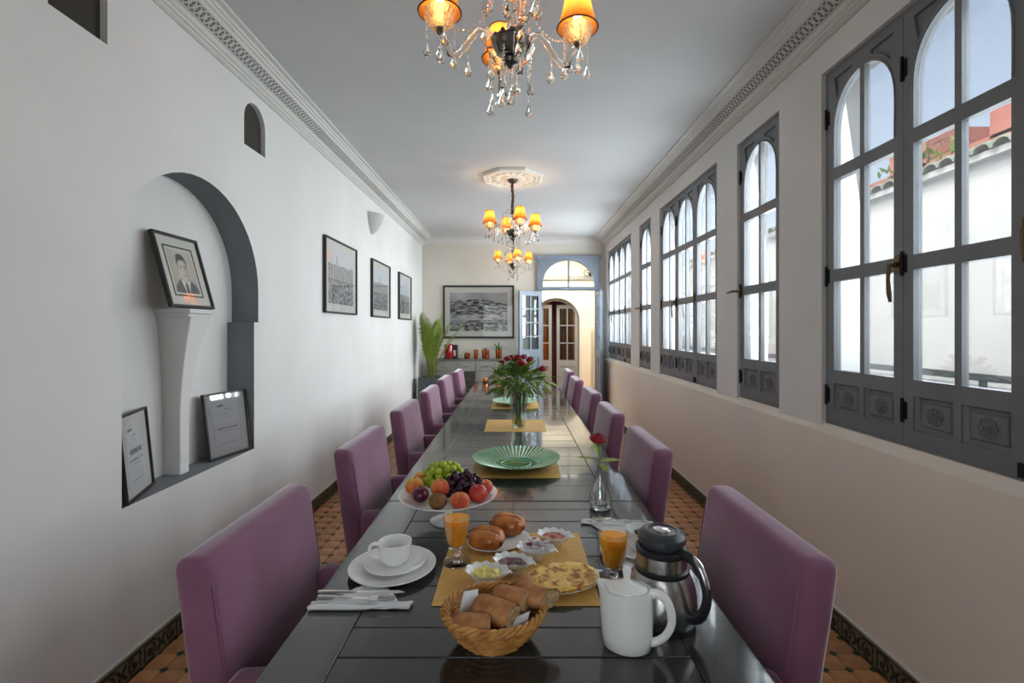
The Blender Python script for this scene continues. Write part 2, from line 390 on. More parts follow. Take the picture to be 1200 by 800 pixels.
# ---- zellij baseboards
def spiral(cx, cz, r0, turns, flip, n=16):
    return [(cx+flip*r0*(1-k/n*.8)*cos(pi*.5+turns*2*pi*k/n), cz+r0*(1-k/n*.8)*sin(pi*.5+turns*2*pi*k/n)) for k in range(n+1)]
def zell():
    b = MB(); Lh = .11; H = .098
    b.box(-Lh+.0008, Lh-.0008, 0, .012, 0, H, 0)
    def strip(pts, wd, mi=1):
        vs = []; fs = []
        for i, (u, z) in enumerate(pts):
            a = pts[max(i-1, 0)]; c = pts[min(i+1, len(pts)-1)]; du, dz = c[0]-a[0], c[1]-a[1]; l = math.hypot(du, dz) or 1
            nu, nz = -dz/l*wd, du/l*wd
            vs += [(u+nu, -.0018, z+nz), (u-nu, -.0018, z-nz), (u+nu, .001, z+nz), (u-nu, .001, z-nz)]
        for i in range(len(pts)-1): q = i*4; fs += [(q, q+1, q+5, q+4), (q, q+4, q+6, q+2), (q+1, q+3, q+7, q+5)]
        b.add(vs, fs, mi)
    for f in (-1, 1):
        strip(spiral(f*.062, .046, .03, 1.15, f), .0052)
        strip([(f*.022, .078), (f*.012, .06), (f*.003, .048), (f*.014, .034), (f*.024, .02)], .0065)
        strip([(f*.1, .084), (f*.085, .086), (f*.05, .088), (f*.03, .08)], .004)
        strip([(f*.1, .012), (f*.07, .01), (f*.04, .016)], .004); strip([(f*.1, .08), (f*.094, .05), (f*.1, .02)], .004)
        strip([(f*.055, .05), (f*.062, .04), (f*.07, .047)], .006)
    strip([(-.11, .0945), (.11, .0945)], .0028); strip([(-.11, .003), (.11, .003)], .003)
    return b.mesh('baseboard_tile', [BCREAM, BBLACK], smooth=False, fix=False)
ZM = zell()
for nm, X, rz in (('baseboard_left', XL, pi/2), ('baseboard_right', 1.56, -pi/2)):
    s = 1 if X < 0 else -1
    bb = struct(MB().box(min(X, X+s*.008), max(X, X+s*.008), YF, YB, 0, .106).build(nm, WALL))
    for k in range(44):
        y = YF+.15+k*.22
        if y > YB-.1: break
        link('baseboard_tile', ZM, bb, (X+s*.02, y, .001), (0, 0, rz))
struct(MB().box(-1.6, .42, YB-.015, YB, 0, .1).build('baseboard_back', BCREAM))

# ================================================================== WINDOWS
def rosette(y, z, x, r, mb):
    mb.lathe([(r, 0), (r, .003), (r*.9, .005), (r*.82, .003)], 20, (0, 0, 0)); 
def panel_mesh(w, h):
    m = MB()   # local: x = towards room (negative), y = across, z = up; centred
    hw, hh = w/2, h/2
    vs = []
    for (d, q) in ((.0, 0), (.012, .010), (.012, .018), (.004, .026)):
        vs += [(d, -hw+q, -hh+q), (d, hw-q, -hh+q), (d, hw-q, hh-q), (d, -hw+q, hh-q)]
    fs = [(i*4+k, i*4+(k+1) % 4, i*4+4+(k+1) % 4, i*4+4+k) for i in range(3) for k in range(4)]+[(12, 13, 14, 15)]
    m.add(vs, fs)
    r = min(w, h)*.27
    def ring(cy, cz, rr, wd, n=12, h0=-.001):
        v = []; f = []
        for k in range(n):
            a = 2*pi*k/n
            for q, hh2 in ((rr-wd, .004), (rr-wd*.4, h0), (rr+wd*.4, h0), (rr+wd, .004)): v.append((hh2, cy+q*cos(a), cz+q*sin(a)))
        for k in range(n):
            for j in range(3): a = k*4+j; b2 = ((k+1) % n)*4+j; f.append((a, b2, b2+1, a+1))
        m.add(v, f)
    ring(0, 0, r*.2, .0022, 8)
    for k in range(8): a = 2*pi*k/8; ring(r*.68*cos(a), r*.68*sin(a), r*.27, .0022, 8)
    return m.mesh('carved_panel', FRAME, ang=30, fix=False)
def sash(parent, y0, y1, bx, handed, hardware=True, hinge_right=True):
    """one leaf between y0 and y1; room side face at x=bx"""
    z0, z1 = .995, 2.735; W = y1-y0; st = .05 if W > .44 else .042
    a, b = y0+st, y1-st; c = (a+b)/2; hw = (b-a)/2; mu = .014
    ap = []
    for k in range(21):
        t = pi*k/20; ap.append((c+hw*cos(t), 2.42+.245*(sin(t)**.85)))
    up = [(a, 2.256), (b, 2.256)]+ap
    mid = rect(a, b, 1.75, 2.197); low = rect(a, b, 1.248, 1.69)
    p1, p2 = rect(a, c-.016, 1.045, 1.183), rect(c+.016, b, 1.045, 1.183)
    def spand(sgn):
        e = c+sgn*(hw-.002); out = []
        for k in range(1, 9):
            t = pi/2*k/9; out.append((c+sgn*(hw+.022)*cos(t*.92), 2.42+.275*(sin(t*.92)**.85)))
        out = [p for p in out if abs(p[0]-c) < hw-.004 and p[1] < 2.69]
        return out+[(out[-1][0], 2.705), (e, 2.705)]
    s1, s2 = spand(1), spand(-1)
    m = MB().plate(rect(y0+.001, y1-.001, z0, z1), [up, mid, low, p1, p2, s1, s2], XW, bx, bx+.036)
    for s_ in (s1, s2): m.plate(s_, [], XW, bx+.012, bx+.013, back=False, sides=False)
    m.box(bx+.004, bx+.03, c-mu, c+mu, 2.25, 2.67); m.box(bx+.004, bx+.03, c-mu, c+mu, 1.745, 2.2); m.box(bx+.004, bx+.03, c-mu, c+mu, 1.245, 1.692)
    # arch bead
    m.tube([(bx-.001, u, v) for u, v in [(b+.006, 2.26)]+[(c+(hw+.008)*cos(pi*k/20), 2.42+.253*(sin(pi*k/20)**.85)) for k in range(21)]+[(a-.006, 2.26)]], .004, 5)
    o = m.build('sash', FRAME, parent, ang=30)
    for u0, u1 in ((a, c-mu), (c+mu, b)):
        for v0, v1 in ((1.248, 1.69), (1.75, 2.197)):
            MB().box(bx+.016, bx+.020, u0, u1, v0, v1).build('pane', PANE, o, smooth=False)
        k0 = [(u, v) for u, v in up if u0-1e-4 <= u <= u1+1e-4]
        inner = u1 if u1 < c else u0
        if u0 < c: poly = [(u0, 2.256), (u1, 2.256), (u1, 2.664)]+[p for p in ap if p[0] < u1-.002]
        else: poly = [(u0, 2.256), (u1, 2.256)]+[p for p in ap if p[0] > u0+.002]+[(u0, 2.664)]
        MB().plate(poly, [], XW, bx+.016, bx+.020).build('pane', PANE, o, smooth=False)
    wp = c-.016-a
    for yc in ((a+c-.016)/2, (b+c+.016)/2):
        link('carved_panel', PM[round(wp, 3)] if round(wp, 3) in PM else PM.setdefault(round(wp, 3), panel_mesh(wp, .138)), o, (bx+.008, yc, 1.114))
    if hardware:
        hy = y1 if hinge_right else y0
        for hz in (1.12, 1.72, 2.52):
            h = MB(); h.tube([(bx-.006, hy, hz-.05), (bx-.006, hy, hz+.05)], .006, 8); h.box(bx-.003, bx+.001, hy-.02, hy+.004, hz-.035, hz+.035); h.build('hinge', BLACKM, o)
    return o
PM = {}
for i, (a, b, n) in enumerate(WINS):
    bx = 1.598
    fr = MB().plate(rect(a, b, .975, 2.76), [rectr(a+.02, b-.02, .995, 2.738)], XW, bx+.006, bx+.07)
    fr = struct(fr.build('window_%d' % (i+1), FRAME, ang=30))
    Wl = (b-a-.04)/n
    for k in range(n):
        o = sash(fr, a+.02+k*Wl, a+.02+(k+1)*Wl, bx, 1, hinge_right=(k != 0 or n == 1))
        if k == n-1 or n == 1:      # espagnolette handle on the leaf's near stile
            y = a+.02+k*Wl+.03 if n > 1 else b-.035
            h = MB(); h.sph((bx-.012, y, 1.72), .012, 10, 6); h.tube([(bx, y, 1.72), (bx-.035, y, 1.72)], .007, 8)
            if n > 1: h.tube([(bx-.035, y, 1.722), (bx-.04, y, 1.66), (bx-.036, y, 1.60), (bx-.04, y-.012, 1.565)], [.008, .007, .009, .006], 8); h.box(bx-.004, bx, y-.014, y+.014, 1.68, 1.76)
            else: h.tube([(bx-.035, y, 1.72), (bx-.045, y+.06, 1.722), (bx-.05, y+.13, 1.715)], [.009, .008, .005], 8); h.box(bx-.004, bx, y-.014, y+.014, 1.69, 1.75)
            h.build('window_handle', BRASS, o)
        if k == 1 and n > 2:
            h = MB(); y = a+.02+k*Wl+.0; h.box(bx-.012, bx, y-.012, y+.012, 1.70, 1.77); h.tube([(bx-.012, y, 1.66), (bx-.012, y, 1.80)], .005, 8); h.build('bolt_keeper', BRASS, o)
            h = MB(); h.box(bx-.012, bx+.002, y-.02, y+.02, .985, 1.03); h.build('foot_bolt', BLACKM, o)

# ================================================================== OUTSIDE
EXTW = mat('courtyard_white_render', (205, 203, 200), .9, col2=(196, 194, 192), ns=1.2)
EXTR = mat('red_render', (186, 122, 108), .9, col2=(176, 108, 94), ns=1.5)
RTILE = mat('pale_roof_tile', (170, 172, 158), .7, col2=(128, 136, 120), ns=12, hue_obj=.2)
cw = struct(MB().box(4.0, 4.3, -4, 14, -.5, 2.93).build('courtyard_wall', EXTW))
t = MB(); vs = []; fs = []
for i, x in enumerate((0, .34)):
    for k in range(7): a = pi*k/6; r = .085-.012*i; vs.append((x, cos(a)*r, sin(a)*r*.8+(.10*i)))
    for k in range(7): a = pi*k/6; r = .07-.012*i; vs.append((x, cos(a)*r, sin(a)*r*.8+(.10*i)))
for k in range(6): fs += [(k, k+1, k+15, k+14), (k+7, k+8, k+22, k+21), (k, k+1, k+8, k+7)]
TLM = t.add(vs, fs).mesh('roof_tile', RTILE)
for k in range(60): link('roof_tile', TLM, cw, (3.87, 1.2+k*.165, 2.93+random.uniform(-.004, .004)))
MB().box(3.92, 4.3, 1, 11, 2.88, 2.935).build('eaves_board', EXTW, cw)
rb = thing('red_house', (7, 7, 0), 'red rendered house with stepped roofline beyond the courtyard wall', 'house')
for y0, y1, z in ((-4.5, 3, 4.3), (-1.9, .1, 4.95), (1.2, 2.0, 4.9), (-4.5, -3, 5.1)):
    MB().box(0, 1.5+.1*(z > 4.5), y0, y1, 0 if z < 4.5 else 4.25, z).build('wall', EXTR, rb)
w_ = MB().box(-.03, .02, -.9, -.5, 3.75, 4.1).build('window', mat('house_window_dark', (120, 110, 125), .3), rb)
bush = thing('leafy_shrub', (4.15, 4.9, 3.08), 'small green shrub growing on top of the white courtyard wall', 'shrub')
b = MB()
for k in range(160):
    p = Vector((random.gauss(0, .10), random.gauss(0, .2), abs(random.gauss(.08, .08)))); q = Vector((random.uniform(-.05, .05), random.uniform(-.05, .05), random.uniform(0, .05)))
    n_ = Vector((random.uniform(-1, 1), random.uniform(-1, 1), 0))*.02; b.add([p, p+q+n_, p+q*2, p+q-n_], [(0, 1, 2, 3)])
tag(b.build('foliage', LEAFY, bush, fix=False), kind='stuff'); MB().tube([(0, 0, 0), (0, .05, .15)], .012, 6).build('stem', STEMG, bush)
struct(MB().box(1.8, 14, -6, 16, -.6, -.4).build('courtyard_ground', EXTW))
struct(MB().box(1.80, 2.35, YF, 9, 1.10, 1.17).build('outer_ledge', EXTW))
rl = thing('balcony_rail', (2.05, 3.5, 1.17), 'grey metal rail running low outside the windows', 'railing')
MB().box(-.015, .015, -4.5, 5, .055, .085).build('rail_bar', FRAME, rl)
for k in range(10): MB().box(-.01, .01, -4.4+k, -4.38+k, 0, .06).build('rail_foot', FRAME, rl)

# ================================================================== END DOOR AND VESTIBULE
m = MB()
m.plate(rect(.39, 1.489, .0, 2.72), [rectr(.475, 1.405, .0, 2.13), arch_loop(.94, .45, 2.19, 2.24, .42, 20)], YW, YB-.05, YB+.06)
d1 = struct(m.build('door_1', DOORP, ang=30))
MB().box(.925, .955, YB-.045, YB, 2.18, 2.67).build('fanlight_bar', DOORP, d1)
MB().box(.40, .47, YB-.06, YB-.05, .02, 2.10).build('jamb_moulding', DOORP, d1, bevel=.004); MB().box(1.41, 1.48, YB-.06, YB-.05, .02, 2.10).build('jamb_moulding', DOORP, d1, bevel=.004)
MB().box(.38, 1.5, YB-.075, YB-.05, 2.66, 2.735).build('head_moulding', DOORP, d1, bevel=.005)
MB().box(.40, 1.48, YB-.065, YB-.05, 2.135, 2.18).build('transom_moulding', DOORP, d1, bevel=.005)
al = arch_loop(.94, .45, 2.19, 2.24, .42, 20)
for s_ in (-1, 1):
    poly = [(.94+s_*.015, 2.19), (.94+s_*.45, 2.19)]+sorted([p for p in al if s_*(p[0]-.94) > .02 and p[1] > 2.2], key=lambda p: -s_*p[0])+[(.94+s_*.015, 2.66)]
    MB().plate(poly, [], YW, YB-.02, YB-.016).build('pane', PANE, d1, smooth=False)
    MB().prism([(.94+s_*.53, 2.69), (.94+s_*.2, 2.69), (.94+s_*.36, 2.62), (.94+s_*.47, 2.5), (.94+s_*.53, 2.35)], YW, YB-.056, YB-.05).build('spandrel_moulding', DOORP, d1)
def glazed_leaf(parent, loc, rz, W, H, cols, rows, zb, matp, name='door_leaf', glass=PANE):
    st = .065; hz = [zb+(H-st-zb)*k/rows for k in range(rows+1)]; cw_ = (W-2*st)/cols
    holes = [rectr(st+cw_*c+(.012 if c else 0), st+cw_*(c+1)-(.012 if c < cols-1 else 0), hz[r]+.012, hz[r+1]-.012) for c in range(cols) for r in range(rows)]
    low = [rectr(st+cw_*c+(.02 if c else 0), st+cw_*(c+1)-(.02 if c < cols-1 else 0), .15, zb-.12) for c in range(cols)]
    m = MB().plate(rect(0, W, .01, H), holes+low, lambda u, v, d: (u, d, v), -.02, .02)
    for l in low: us = [p[0] for p in l]; m.box(min(us), max(us), -.006, .006, .15, zb-.12); m.box(min(us)+.02, max(us)-.02, -.012, .012, .18, zb-.15)
    o = link(name, m.mesh(name, matp, ang=30), parent, loc, (0, 0, rz))
    for h in holes: us = [p[0] for p in h]; vs_ = [p[1] for p in h]; MB().box(min(us), max(us), -.003, .003, min(vs_), max(vs_)).build('pane', glass, o, smooth=False)
    return o
glazed_leaf(d1, (.455, YB-.07, 0), pi+.62, .47, 2.10, 2, 4, 1.10, DOORP)
dl = glazed_leaf(d1, (1.43, YB-.07, 0), -pi/2-.03, .47, 2.10, 2, 4, 1.10, DOORP)
h = MB(); h.tube([(.42, .02, 1.0), (.42, .06, 1.0), (.34, .06, 1.0)], .008, 8); h.build('door_handle', BRASS, dl)
# vestibule walls
VW = mat('vestibule_cream', (232, 224, 205), .85)
VY = 10.2
far = arch_loop(.88, .51, .0, 1.62, .50, 20)
vw = MB().plate(rect(-1.2, 2.6, 0, 3.6), [far], YW, VY, VY+.25); vw = struct(vw.build('wall_vestibule_end', VW, ang=30))
MB().box(1.41, 1.60, VY-.10, VY, 0, 1.50).build('arch_pier', VW, vw)
MB().box(-1.2, 2.6, VY-.05, VY, 2.50, 2.58).build('picture_rail', mat('rail_taupe', (176, 170, 158), .7), vw)
struct(MB().plate(rect(YB+.2, VY, 0, 3.6), [rectr(9.0, 9.8, 1.0, 2.6)], XW, 1.75, 1.9).build('wall_vestibule_right', VW, ang=30))
struct(MB().box(-1.3, -1.2, YB+.2, VY, 0, 3.6).build('wall_vestibule_left', VW))
struct(MB().box(-1.3, 1.9, YB, 13, -.1, -.001).build('floor_vestibule', TERRA))
struct(MB().box(-1.3, 1.9, YB+.2, 13, 3.6, 3.7).build('ceiling_vestibule', VW))
struct(MB().box(-1.3, 1.9, 12.9, 13, 0, 3.6).build('wall_far', mat('amber_wall', (190, 140, 80), .8)))
d2 = struct(MB().plate(arch_loop(.88, .53, 0, 1.62, .51, 20), [[(u, v) for u, v in arch_loop(.88, .47, .02, 1.6, .46, 20)]], YW, VY+.16, VY+.2).build('door_2', DOORP2, ang=30))
DG = pane_mat('amber_tinted_glass', (225, 205, 165), .05)  # panes tinted amber
glazed_leaf(d2, (.40, VY+.15, 0), .10, .40, 1.98, 2, 3, .78, DOORP2, glass=DG); glazed_leaf(d2, (1.36, VY+.15, 0), pi-.28, .46, 1.98, 2, 3, .78, DOORP2, glass=DG)
cu = MB(); vs = []; fs = []
for k in range(61): x = -.62+k/60*1.3; y = .03*sin(k*1.1)+.012*sin(k*2.3); vs += [(x, y, 0.02), (x, y*1.2, 2.3)]
for k in range(60): fs.append((2*k, 2*k+2, 2*k+3, 2*k+1))
cur = thing('amber_curtain', (.75, VY+.9, 0), 'amber curtain hanging behind the far glazed doors', 'curtain')
cu.add(vs, fs).build('cloth', mat('amber_cloth', (205, 150, 70), .8, emit=None), cur)
MB().tube([(-.7, 0, 2.32), (.75, 0, 2.32)], .012, 8).build('curtain_rod', BRASS, cur)
cur2 = thing('wine_red_drape', (.93, VY+.5, 0), 'dark wine red drape hanging in the gap between the far doors', 'curtain')
cu = MB(); vs = []; fs = []
for k in range(25): x = -.1+k/24*.5; y = .02*sin(k*1.4); vs += [(x, y, .02), (x-.05, y, 2.2)]
for k in range(24): fs.append((2*k, 2*k+2, 2*k+3, 2*k+1))
cu.add(vs, fs).build('cloth', mat('wine_cloth', (72, 30, 32), .8), cur2)
sc = thing('wrought_wall_lamp', (1.60, VY-.05, 2.62), 'small dark scrolled wall lamp high up beyond the end door', 'lamp')
MB().tube([(-.08+.09*cos(a/3)*(1-a/30), -.05, .09*sin(a/3)*(1-a/30)) for a in range(24)], .007, 6).build('scroll', BLACKM, sc)
MB().box(-.02, .02, -.0, .05, -.06, .06).build('wall_plate', BLACKM, sc); MB().tube([(0, 0, 0), (0, -.05, 0)], .006, 6).build('bracket', BLACKM, sc)

# ================================================================== TABLES
def plank_table(y0, y1, splits, label, idx):
    t = thing('dining_table', (0, y0, 0), label, 'table', None)
    L = y1-y0
    for s_ in (-1, 1):
        MB().box(min(s_*.51, s_*.375), max(s_*.51, s_*.375), .001, L-.001, .728, .76).build('plank', WOOD, t, bevel=.0022)
    ys = [0]+[q-y0 for q in splits]+[L]
    for a, b in zip(ys[:-1], ys[1:]):
        MB().box(-.3735, .3735, a+.0012, b-.0012, .728, .76-random.choice((0, .0004, .0008))).build('plank', WOOD, t, bevel=.0022)
    MB().box(-.49, .49, .02, L-.02, .715, .729).build('underboard', BLACKP, t)
    for s_ in (-1, 1): MB().box(min(s_*.44, s_*.415), max(s_*.44, s_*.415), .06, L-.06, .685, .715).build('apron', WOOD, t)
    for yy in (.08, L-.11): MB().box(-.44, .44, yy, yy+.025, .685, .715).build('apron', WOOD, t)
    for s_ in (-1, 1):
        for yy in (.10, L-.17): MB().box(s_*.04-.03, s_*.04+.03, yy, yy+.07, 0, .685).build('leg', WOOD, t, bevel=.004)
plank_table(.35, 1.938, [.52, .69, .85, 1.016, 1.118, 1.30, 1.47, 1.60, 1.735, 1.85], 'near dark plank table carrying the breakfast food', 0)
sp = [1.942+.175*k+random.uniform(-.02, .02) for k in range(1, 13)]
plank_table(1.942, 4.218, sp, 'middle dark plank table carrying the green dish and bouquet', 1)
sp = [4.222+.175*k+random.uniform(-.02, .02) for k in range(1, 13)]
plank_table(4.222, 6.5, sp, 'far dark plank table nearest the end door', 2)

# ================================================================== CHAIRS (face +x)
def soft(mb_args_list, name, parent, bev, lean=None, subd=True):
    m = MB()
    for a in mb_args_list: m.box(*a)
    o = m.build(name, VELVET, parent, bevel=bev, seg=5, ang=60)
    return o
def slab(name, parent, x0, x1, y0, y1, z0, z1, bev, shear=0, puff=0, n=8):
    """upholstered block: rounded box with softly domed faces and optional lean"""
    m = MB(); r = bev
    def prof(u):  # superellipse-ish rounding
        return u
    vs = []; fs = []; nu, nv = 3, n
    bm = bmesh.new(); bmesh.ops.create_cube(bm, size=1)
    for v in bm.verts: v.co = Vector(((x0+x1)/2+v.co.x*(x1-x0), (y0+y1)/2+v.co.y*(y1-y0), (z0+z1)/2+v.co.z*(z1-z0)))
    bmesh.ops.bevel(bm, geom=list(bm.edges), offset=bev, segments=5, profile=.6, affect='EDGES')
    bmesh.ops.subdivide_edges(bm, edges=[e for e in bm.edges if e.calc_length() > .12], cuts=5, use_grid_fill=True)
    cx, cy, cz = (x0+x1)/2, (y0+y1)/2, (z0+z1)/2
    for v in bm.verts:
        a, b, c = (v.co.x-cx)/(x1-x0)*2, (v.co.y-cy)/(y1-y0)*2, (v.co.z-cz)/(z1-z0)*2
        k = puff*max(0, 1-b*b)*max(0, 1-c*c) if (x1-x0) < (z1-z0) else 0
        v.co.x += k*(1 if a > 0 else -1)
        if (z1-z0) < (x1-x0) and puff: v.co.z += puff*max(0, 1-a*a)*max(0, 1-b*b)*(1 if c > 0 else 0)
        v.co.x -= shear*(v.co.z-z0)
        v.co += noise.noise_vector(v.co*7+Vector((3, 1, 2)))*.0025
    bmesh.ops.recalc_face_normals(bm, faces=bm.faces)
    me = bpy.data.meshes.new(name); bm.to_mesh(me); bm.free(); me.materials.append(VELVET)
    me.polygons.foreach_set('use_smooth', [True]*len(me.polygons))
    o = bpy.data.objects.new(name, me); C.objects.link(o); o.parent = parent
    return o
def chair():
    t = thing('armchair', (0, 0, 0), '', 'chair', 'purple armchairs round the table')
    # local: back plane near x=0, sits towards +x, width along y
    hw = .275
    slab('backrest', t, -.043, .043, -hw, hw, .30, .940, .036, shear=.14, puff=.012)
    slab('seat', t, -.02, .46, -hw+.055, hw-.055, .30, .47, .03, puff=.012)
    for s_ in (-1, 1):
        slab('arm', t, -.01, .43, s_*(hw-.03)-.036, s_*(hw-.03)+.036, .28, .675, .030)
    slab('seat_base', t, -.02, .38, -hw+.02, hw-.02, .20, .31, .02)
    # welt seams at the back edges
    for s_ in (-1, 1):
        pts = [(.043-.14*(z-.30)-.002, s_*(hw-.014), z) for z in [.68+.20*k/8 for k in range(9)]]
        MB().tube(pts, .0016, 5).build('piping', VELVET, t)
    for x, s_ in ((.02, -1), (.02, 1), (.34, -1), (.34, 1)):
        m = MB(); m.lathe([(.014, 0), (.021, .20)], 4, (x, s_*.22, 0), rot=pi/4); m.build('leg', WOOD, t, smooth=False)
    return t
c0 = chair()
ords = ['nearest', 'second', 'third', 'fourth', 'fifth', 'sixth']
Lc = [(1.335, -.632), (2.31, -.645), (3.29, -.66), (4.22, -.66), (5.18, -.67), (6.04, -.625)]
Rc = [(1.33, .59), (2.31, .55), (3.18, .545), (4.11, .57), (5.12, .57), (6.1, .605)]
first = True
for side, lst, sn in ((1, Lc, 'left'), (-1, Rc, 'right')):
    for k, (y, x) in enumerate(lst):
        o = c0 if first else copy_tree(c0); first = False
        o.location = (x, y, 0); o.rotation_euler = (0, 0, 0 if side > 0 else pi)
        if k == 0: o['label'] = 'nearest purple velvet armchair on the table\'s %s side, by the %s' % (sn, 'folded napkin' if side > 0 else 'steel flask')
        elif k == 5: o['label'] = 'purple velvet armchair farthest away on the %s side, at the far table end' % sn
        else: o['label'] = 'purple velvet armchair, %s from the camera along the %s side of the table' % (ords[k], sn)

# ================================================================== PICTURES
def print_obj(name, w, h, nx, ny, fn, parent, loc, basis, rough=.55):
    me = bpy.data.meshes.new(name); vs = []; fs = []; cols = []
    for j in range(ny+1):
        for i in range(nx+1):
            u, v = i/nx, j/ny; vs.append(tuple(Vector(loc)+basis[0]*((u-.5)*w)+basis[1]*((v-.5)*h))); c = fn(u, v)
            if not isinstance(c, tuple): c = (c, c, c)
            cols += [max(0, q) for q in c]+[1]
    for j in range(ny):
        for i in range(nx): a = j*(nx+1)+i; fs.append((a, a+1, a+nx+2, a+nx+1))
    me.from_pydata(vs, [], fs); me.materials.append(attr_mat('printed_photo', rough))
    ca = me.color_attributes.new('Col', 'FLOAT_COLOR', 'POINT'); ca.data.foreach_set('color', cols)
    o = bpy.data.objects.new(name, me); C.objects.link(o); o.parent = parent; return o
def picture(name, w, h, fb, depth, mount, fn, nx, ny, label, cat='picture', group=None, glazed=True, matf=None, iw=None, inner_line=False, pg=None):
    """local frame: x across, z up, facing -y; origin bottom centre"""
    t = thing(name, (0, 0, 0), label, cat, group)
    m = MB().plate(rect(-w/2, w/2, 0, h), [rectr(-w/2+fb, w/2-fb, fb, h-fb)], YW, -depth, 0); m.build('frame', matf or FBLACK, t, bevel=.002)
    MB().box(-w/2+fb, w/2-fb, -depth*.45, -.002, fb, h-fb).build('mount', MOUNT, t)
    pw, ph = (w-2*fb-2*mount), (h-2*fb-2*mount)
    if iw: pw, ph = iw
    print_obj('print', pw, ph, nx, ny, fn, t, (0, -depth*.45-.0008, h/2), (Vector((1, 0, 0)), Vector((0, 0, 1))))
    if inner_line:
        m = MB().plate(rect(-pw/2-.02, pw/2+.02, h/2-ph/2-.02, h/2+ph/2+.02), [rectr(-pw/2-.012, pw/2+.012, h/2-ph/2-.012, h/2+ph/2+.012)], YW, -depth*.45-.002, -depth*.45); m.build('mount_line', FBLACK, t)
    if glazed: MB().box(-w/2+fb, w/2-fb, -depth*.7-.002, -depth*.7, fb, h-fb).build('glass', pg or pane_mat('picture_glass', (250, 250, 250), .05, .22), t, smooth=False)
    return t
def N(x, y, s=1, seed=0): return noise.fractal(Vector((x*s, y*s, seed)), 1.0, 2.0, 5)
def sstep(a, b, x): t = min(1, max(0, (x-a)/(b-a))); return t*t*(3-2*t)
def land_back(u, v):
    g = .16+.16*N(u*3, v*6, 3, 1)+.12*N(u*9, v*14, 4, 2)
    if v > .78: g = .30+.1*N(u*2, v*3, 2, 5)
    ridge = .72+.10*sin(u*3.2)-.08*u
    if v > ridge+.04: g = .36+.10*N(u, v, 3, 9)
    elif v > .42: g = .15+.50*max(-.3, N(u*2, v*5, 5, 3)+.25*N(u*3, v*6, 14, 8))
    elif v > .28: g = .38+.40*N(u*2, v*6, 3, 4)
    else: g = .2+.42*N(u*2, v*3, 6, 6)
    if v > .3 and u > .6: g = g*(1-.0)+.05*(v-.3)
    return min(.5, max(.015, g))
def land_rows(hz, tower, seed, sky=.62):
    def f(u, v):
        line = hz+.03*N(u, 0, 6, seed)
        if v > line:
            if tower and abs(u-tower) < .012 and v < line+.17: return .12
            return (sky*.92, sky*.98, sky*1.03)
        g = .22+.26*N(u*2, v*2.4, 6, seed+1)+.1*N(u, v, 22, seed+2)
        if abs(v-hz*.62) < .014: g *= .35
        if v > hz*.62: g = .26+.10*N(u*3, v*3, 5, seed+3)+(.08 if int(u*18) % 2 else 0)
        return max(.03, g)
    return f
def portrait(u, v):
    # head-and-shoulders studio portrait in sepia
    g = .42+.12*v-.18*abs(u-.55)
    def el(cx, cy, rx, ry, s=.18): return 1-sstep(1-s, 1+s, sqrt(((u-cx)/rx)**2+((v-cy)/ry)**2))
    if True:
        sh = el(.5, -.08, .52, .42, .08); g = g*(1-sh)+.035*sh
        nk = el(.5, .27, .14, .2, .15); g = g*(1-nk)+.40*nk
        col = max(0, 1-abs((u-.5)*1.6)/(max(.001, (.36-v))*1.0)) if v < .36 else 0
        if v < .30 and abs(u-.5) < .10+(v-.05)*.4: g = .62
        if v < .25 and abs(u-.5) < .035+.02*(v < .2): g = .05
        hr = el(.50, .70, .215, .22, .08); g = g*(1-hr)+.03*hr
        fc = el(.51, .53, .20, .29, .1); sh2 = .50-.22*sstep(.52, .74, u)
        g = g*(1-fc)+sh2*fc
        top = el(.48, .845, .165, .075, .2); g = g*(1-top)+.03*top
        for ex in (.43, .60):
            e = el(ex, .585, .045, .018, .5); g = g*(1-e*.8)+.06*e*.8
            e = el(ex, .63, .065, .014, .5); g = g*(1-e*.75)+.05*e*.75
        e = el(.535, .50, .03, .05, .7); g -= .10*e
        e = el(.52, .405, .075, .016, .5); g = g*(1-e*.65)+.13*e*.65
        e = el(.29, .54, .03, .06, .3); g = g*(1-e)+.33*e
    g = max(.02, g); return (g*1.04, g, g*.90)
def doc(seed, bold):
    def f(u, v):
        g = .62
        if .08 < u < .92 and .04 < v < .96 and (u < .095 or u > .905 or v < .05 or v > .95): g = .38
        for q, (vv, hh, uw) in enumerate(((.86, .02, .22), (.78, .008, .16), (.70, .006, .10), (.42, .012, .62), (.36, .008, .42), (.27, .005, .5), (.23, .005, .44), (.12, .006, .6))):
            c = .5 if q else .32
            if abs(v-vv) < hh and abs(u-c) < uw/2 and noise.noise(Vector((u*60, vv*9, seed))) > -.15: g = .16 if q in (0, 3) else .34
        if bold and abs(v-.54) < .035 and abs(u-.5) < .28 and (u*13 % 1) > .28: g = .10
        return g
    return f
def stand(t, bl, br, tl):
    """put a framed picture with its bottom edge on bl->br and its plane through tl"""
    bl, br, tl = Vector(bl), Vector(br), Vector(tl); X = (br-bl).normalized(); Z = (tl-bl); Z = (Z-X*Z.dot(X)).normalized(); Y = Z.cross(X)
    M = Matrix((X, Y, Z)).transposed().to_4x4(); M.translation = (bl+br)/2; t.matrix_world = M; t.location = M.translation; t.rotation_euler = M.to_euler()
p = picture('framed_portrait', .33, .385, .014, .022, .06, portrait, 60, 72, 'black framed sepia portrait of a man standing on the niche shelf', iw=(.175, .225), inner_line=True)
stand(p, (-1.652, 2.30, 1.556), (-1.652, 2.63, 1.556), (-1.752, 2.30, 1.92))
p = picture('framed_certificate', .31, .37, .012, .02, .025, doc(1, False), 60, 80, 'black framed document whose glass mirrors the window, right in the niche', 'picture', pg=pane_mat('mirroring_glass', (250, 250, 250), .3, .6))
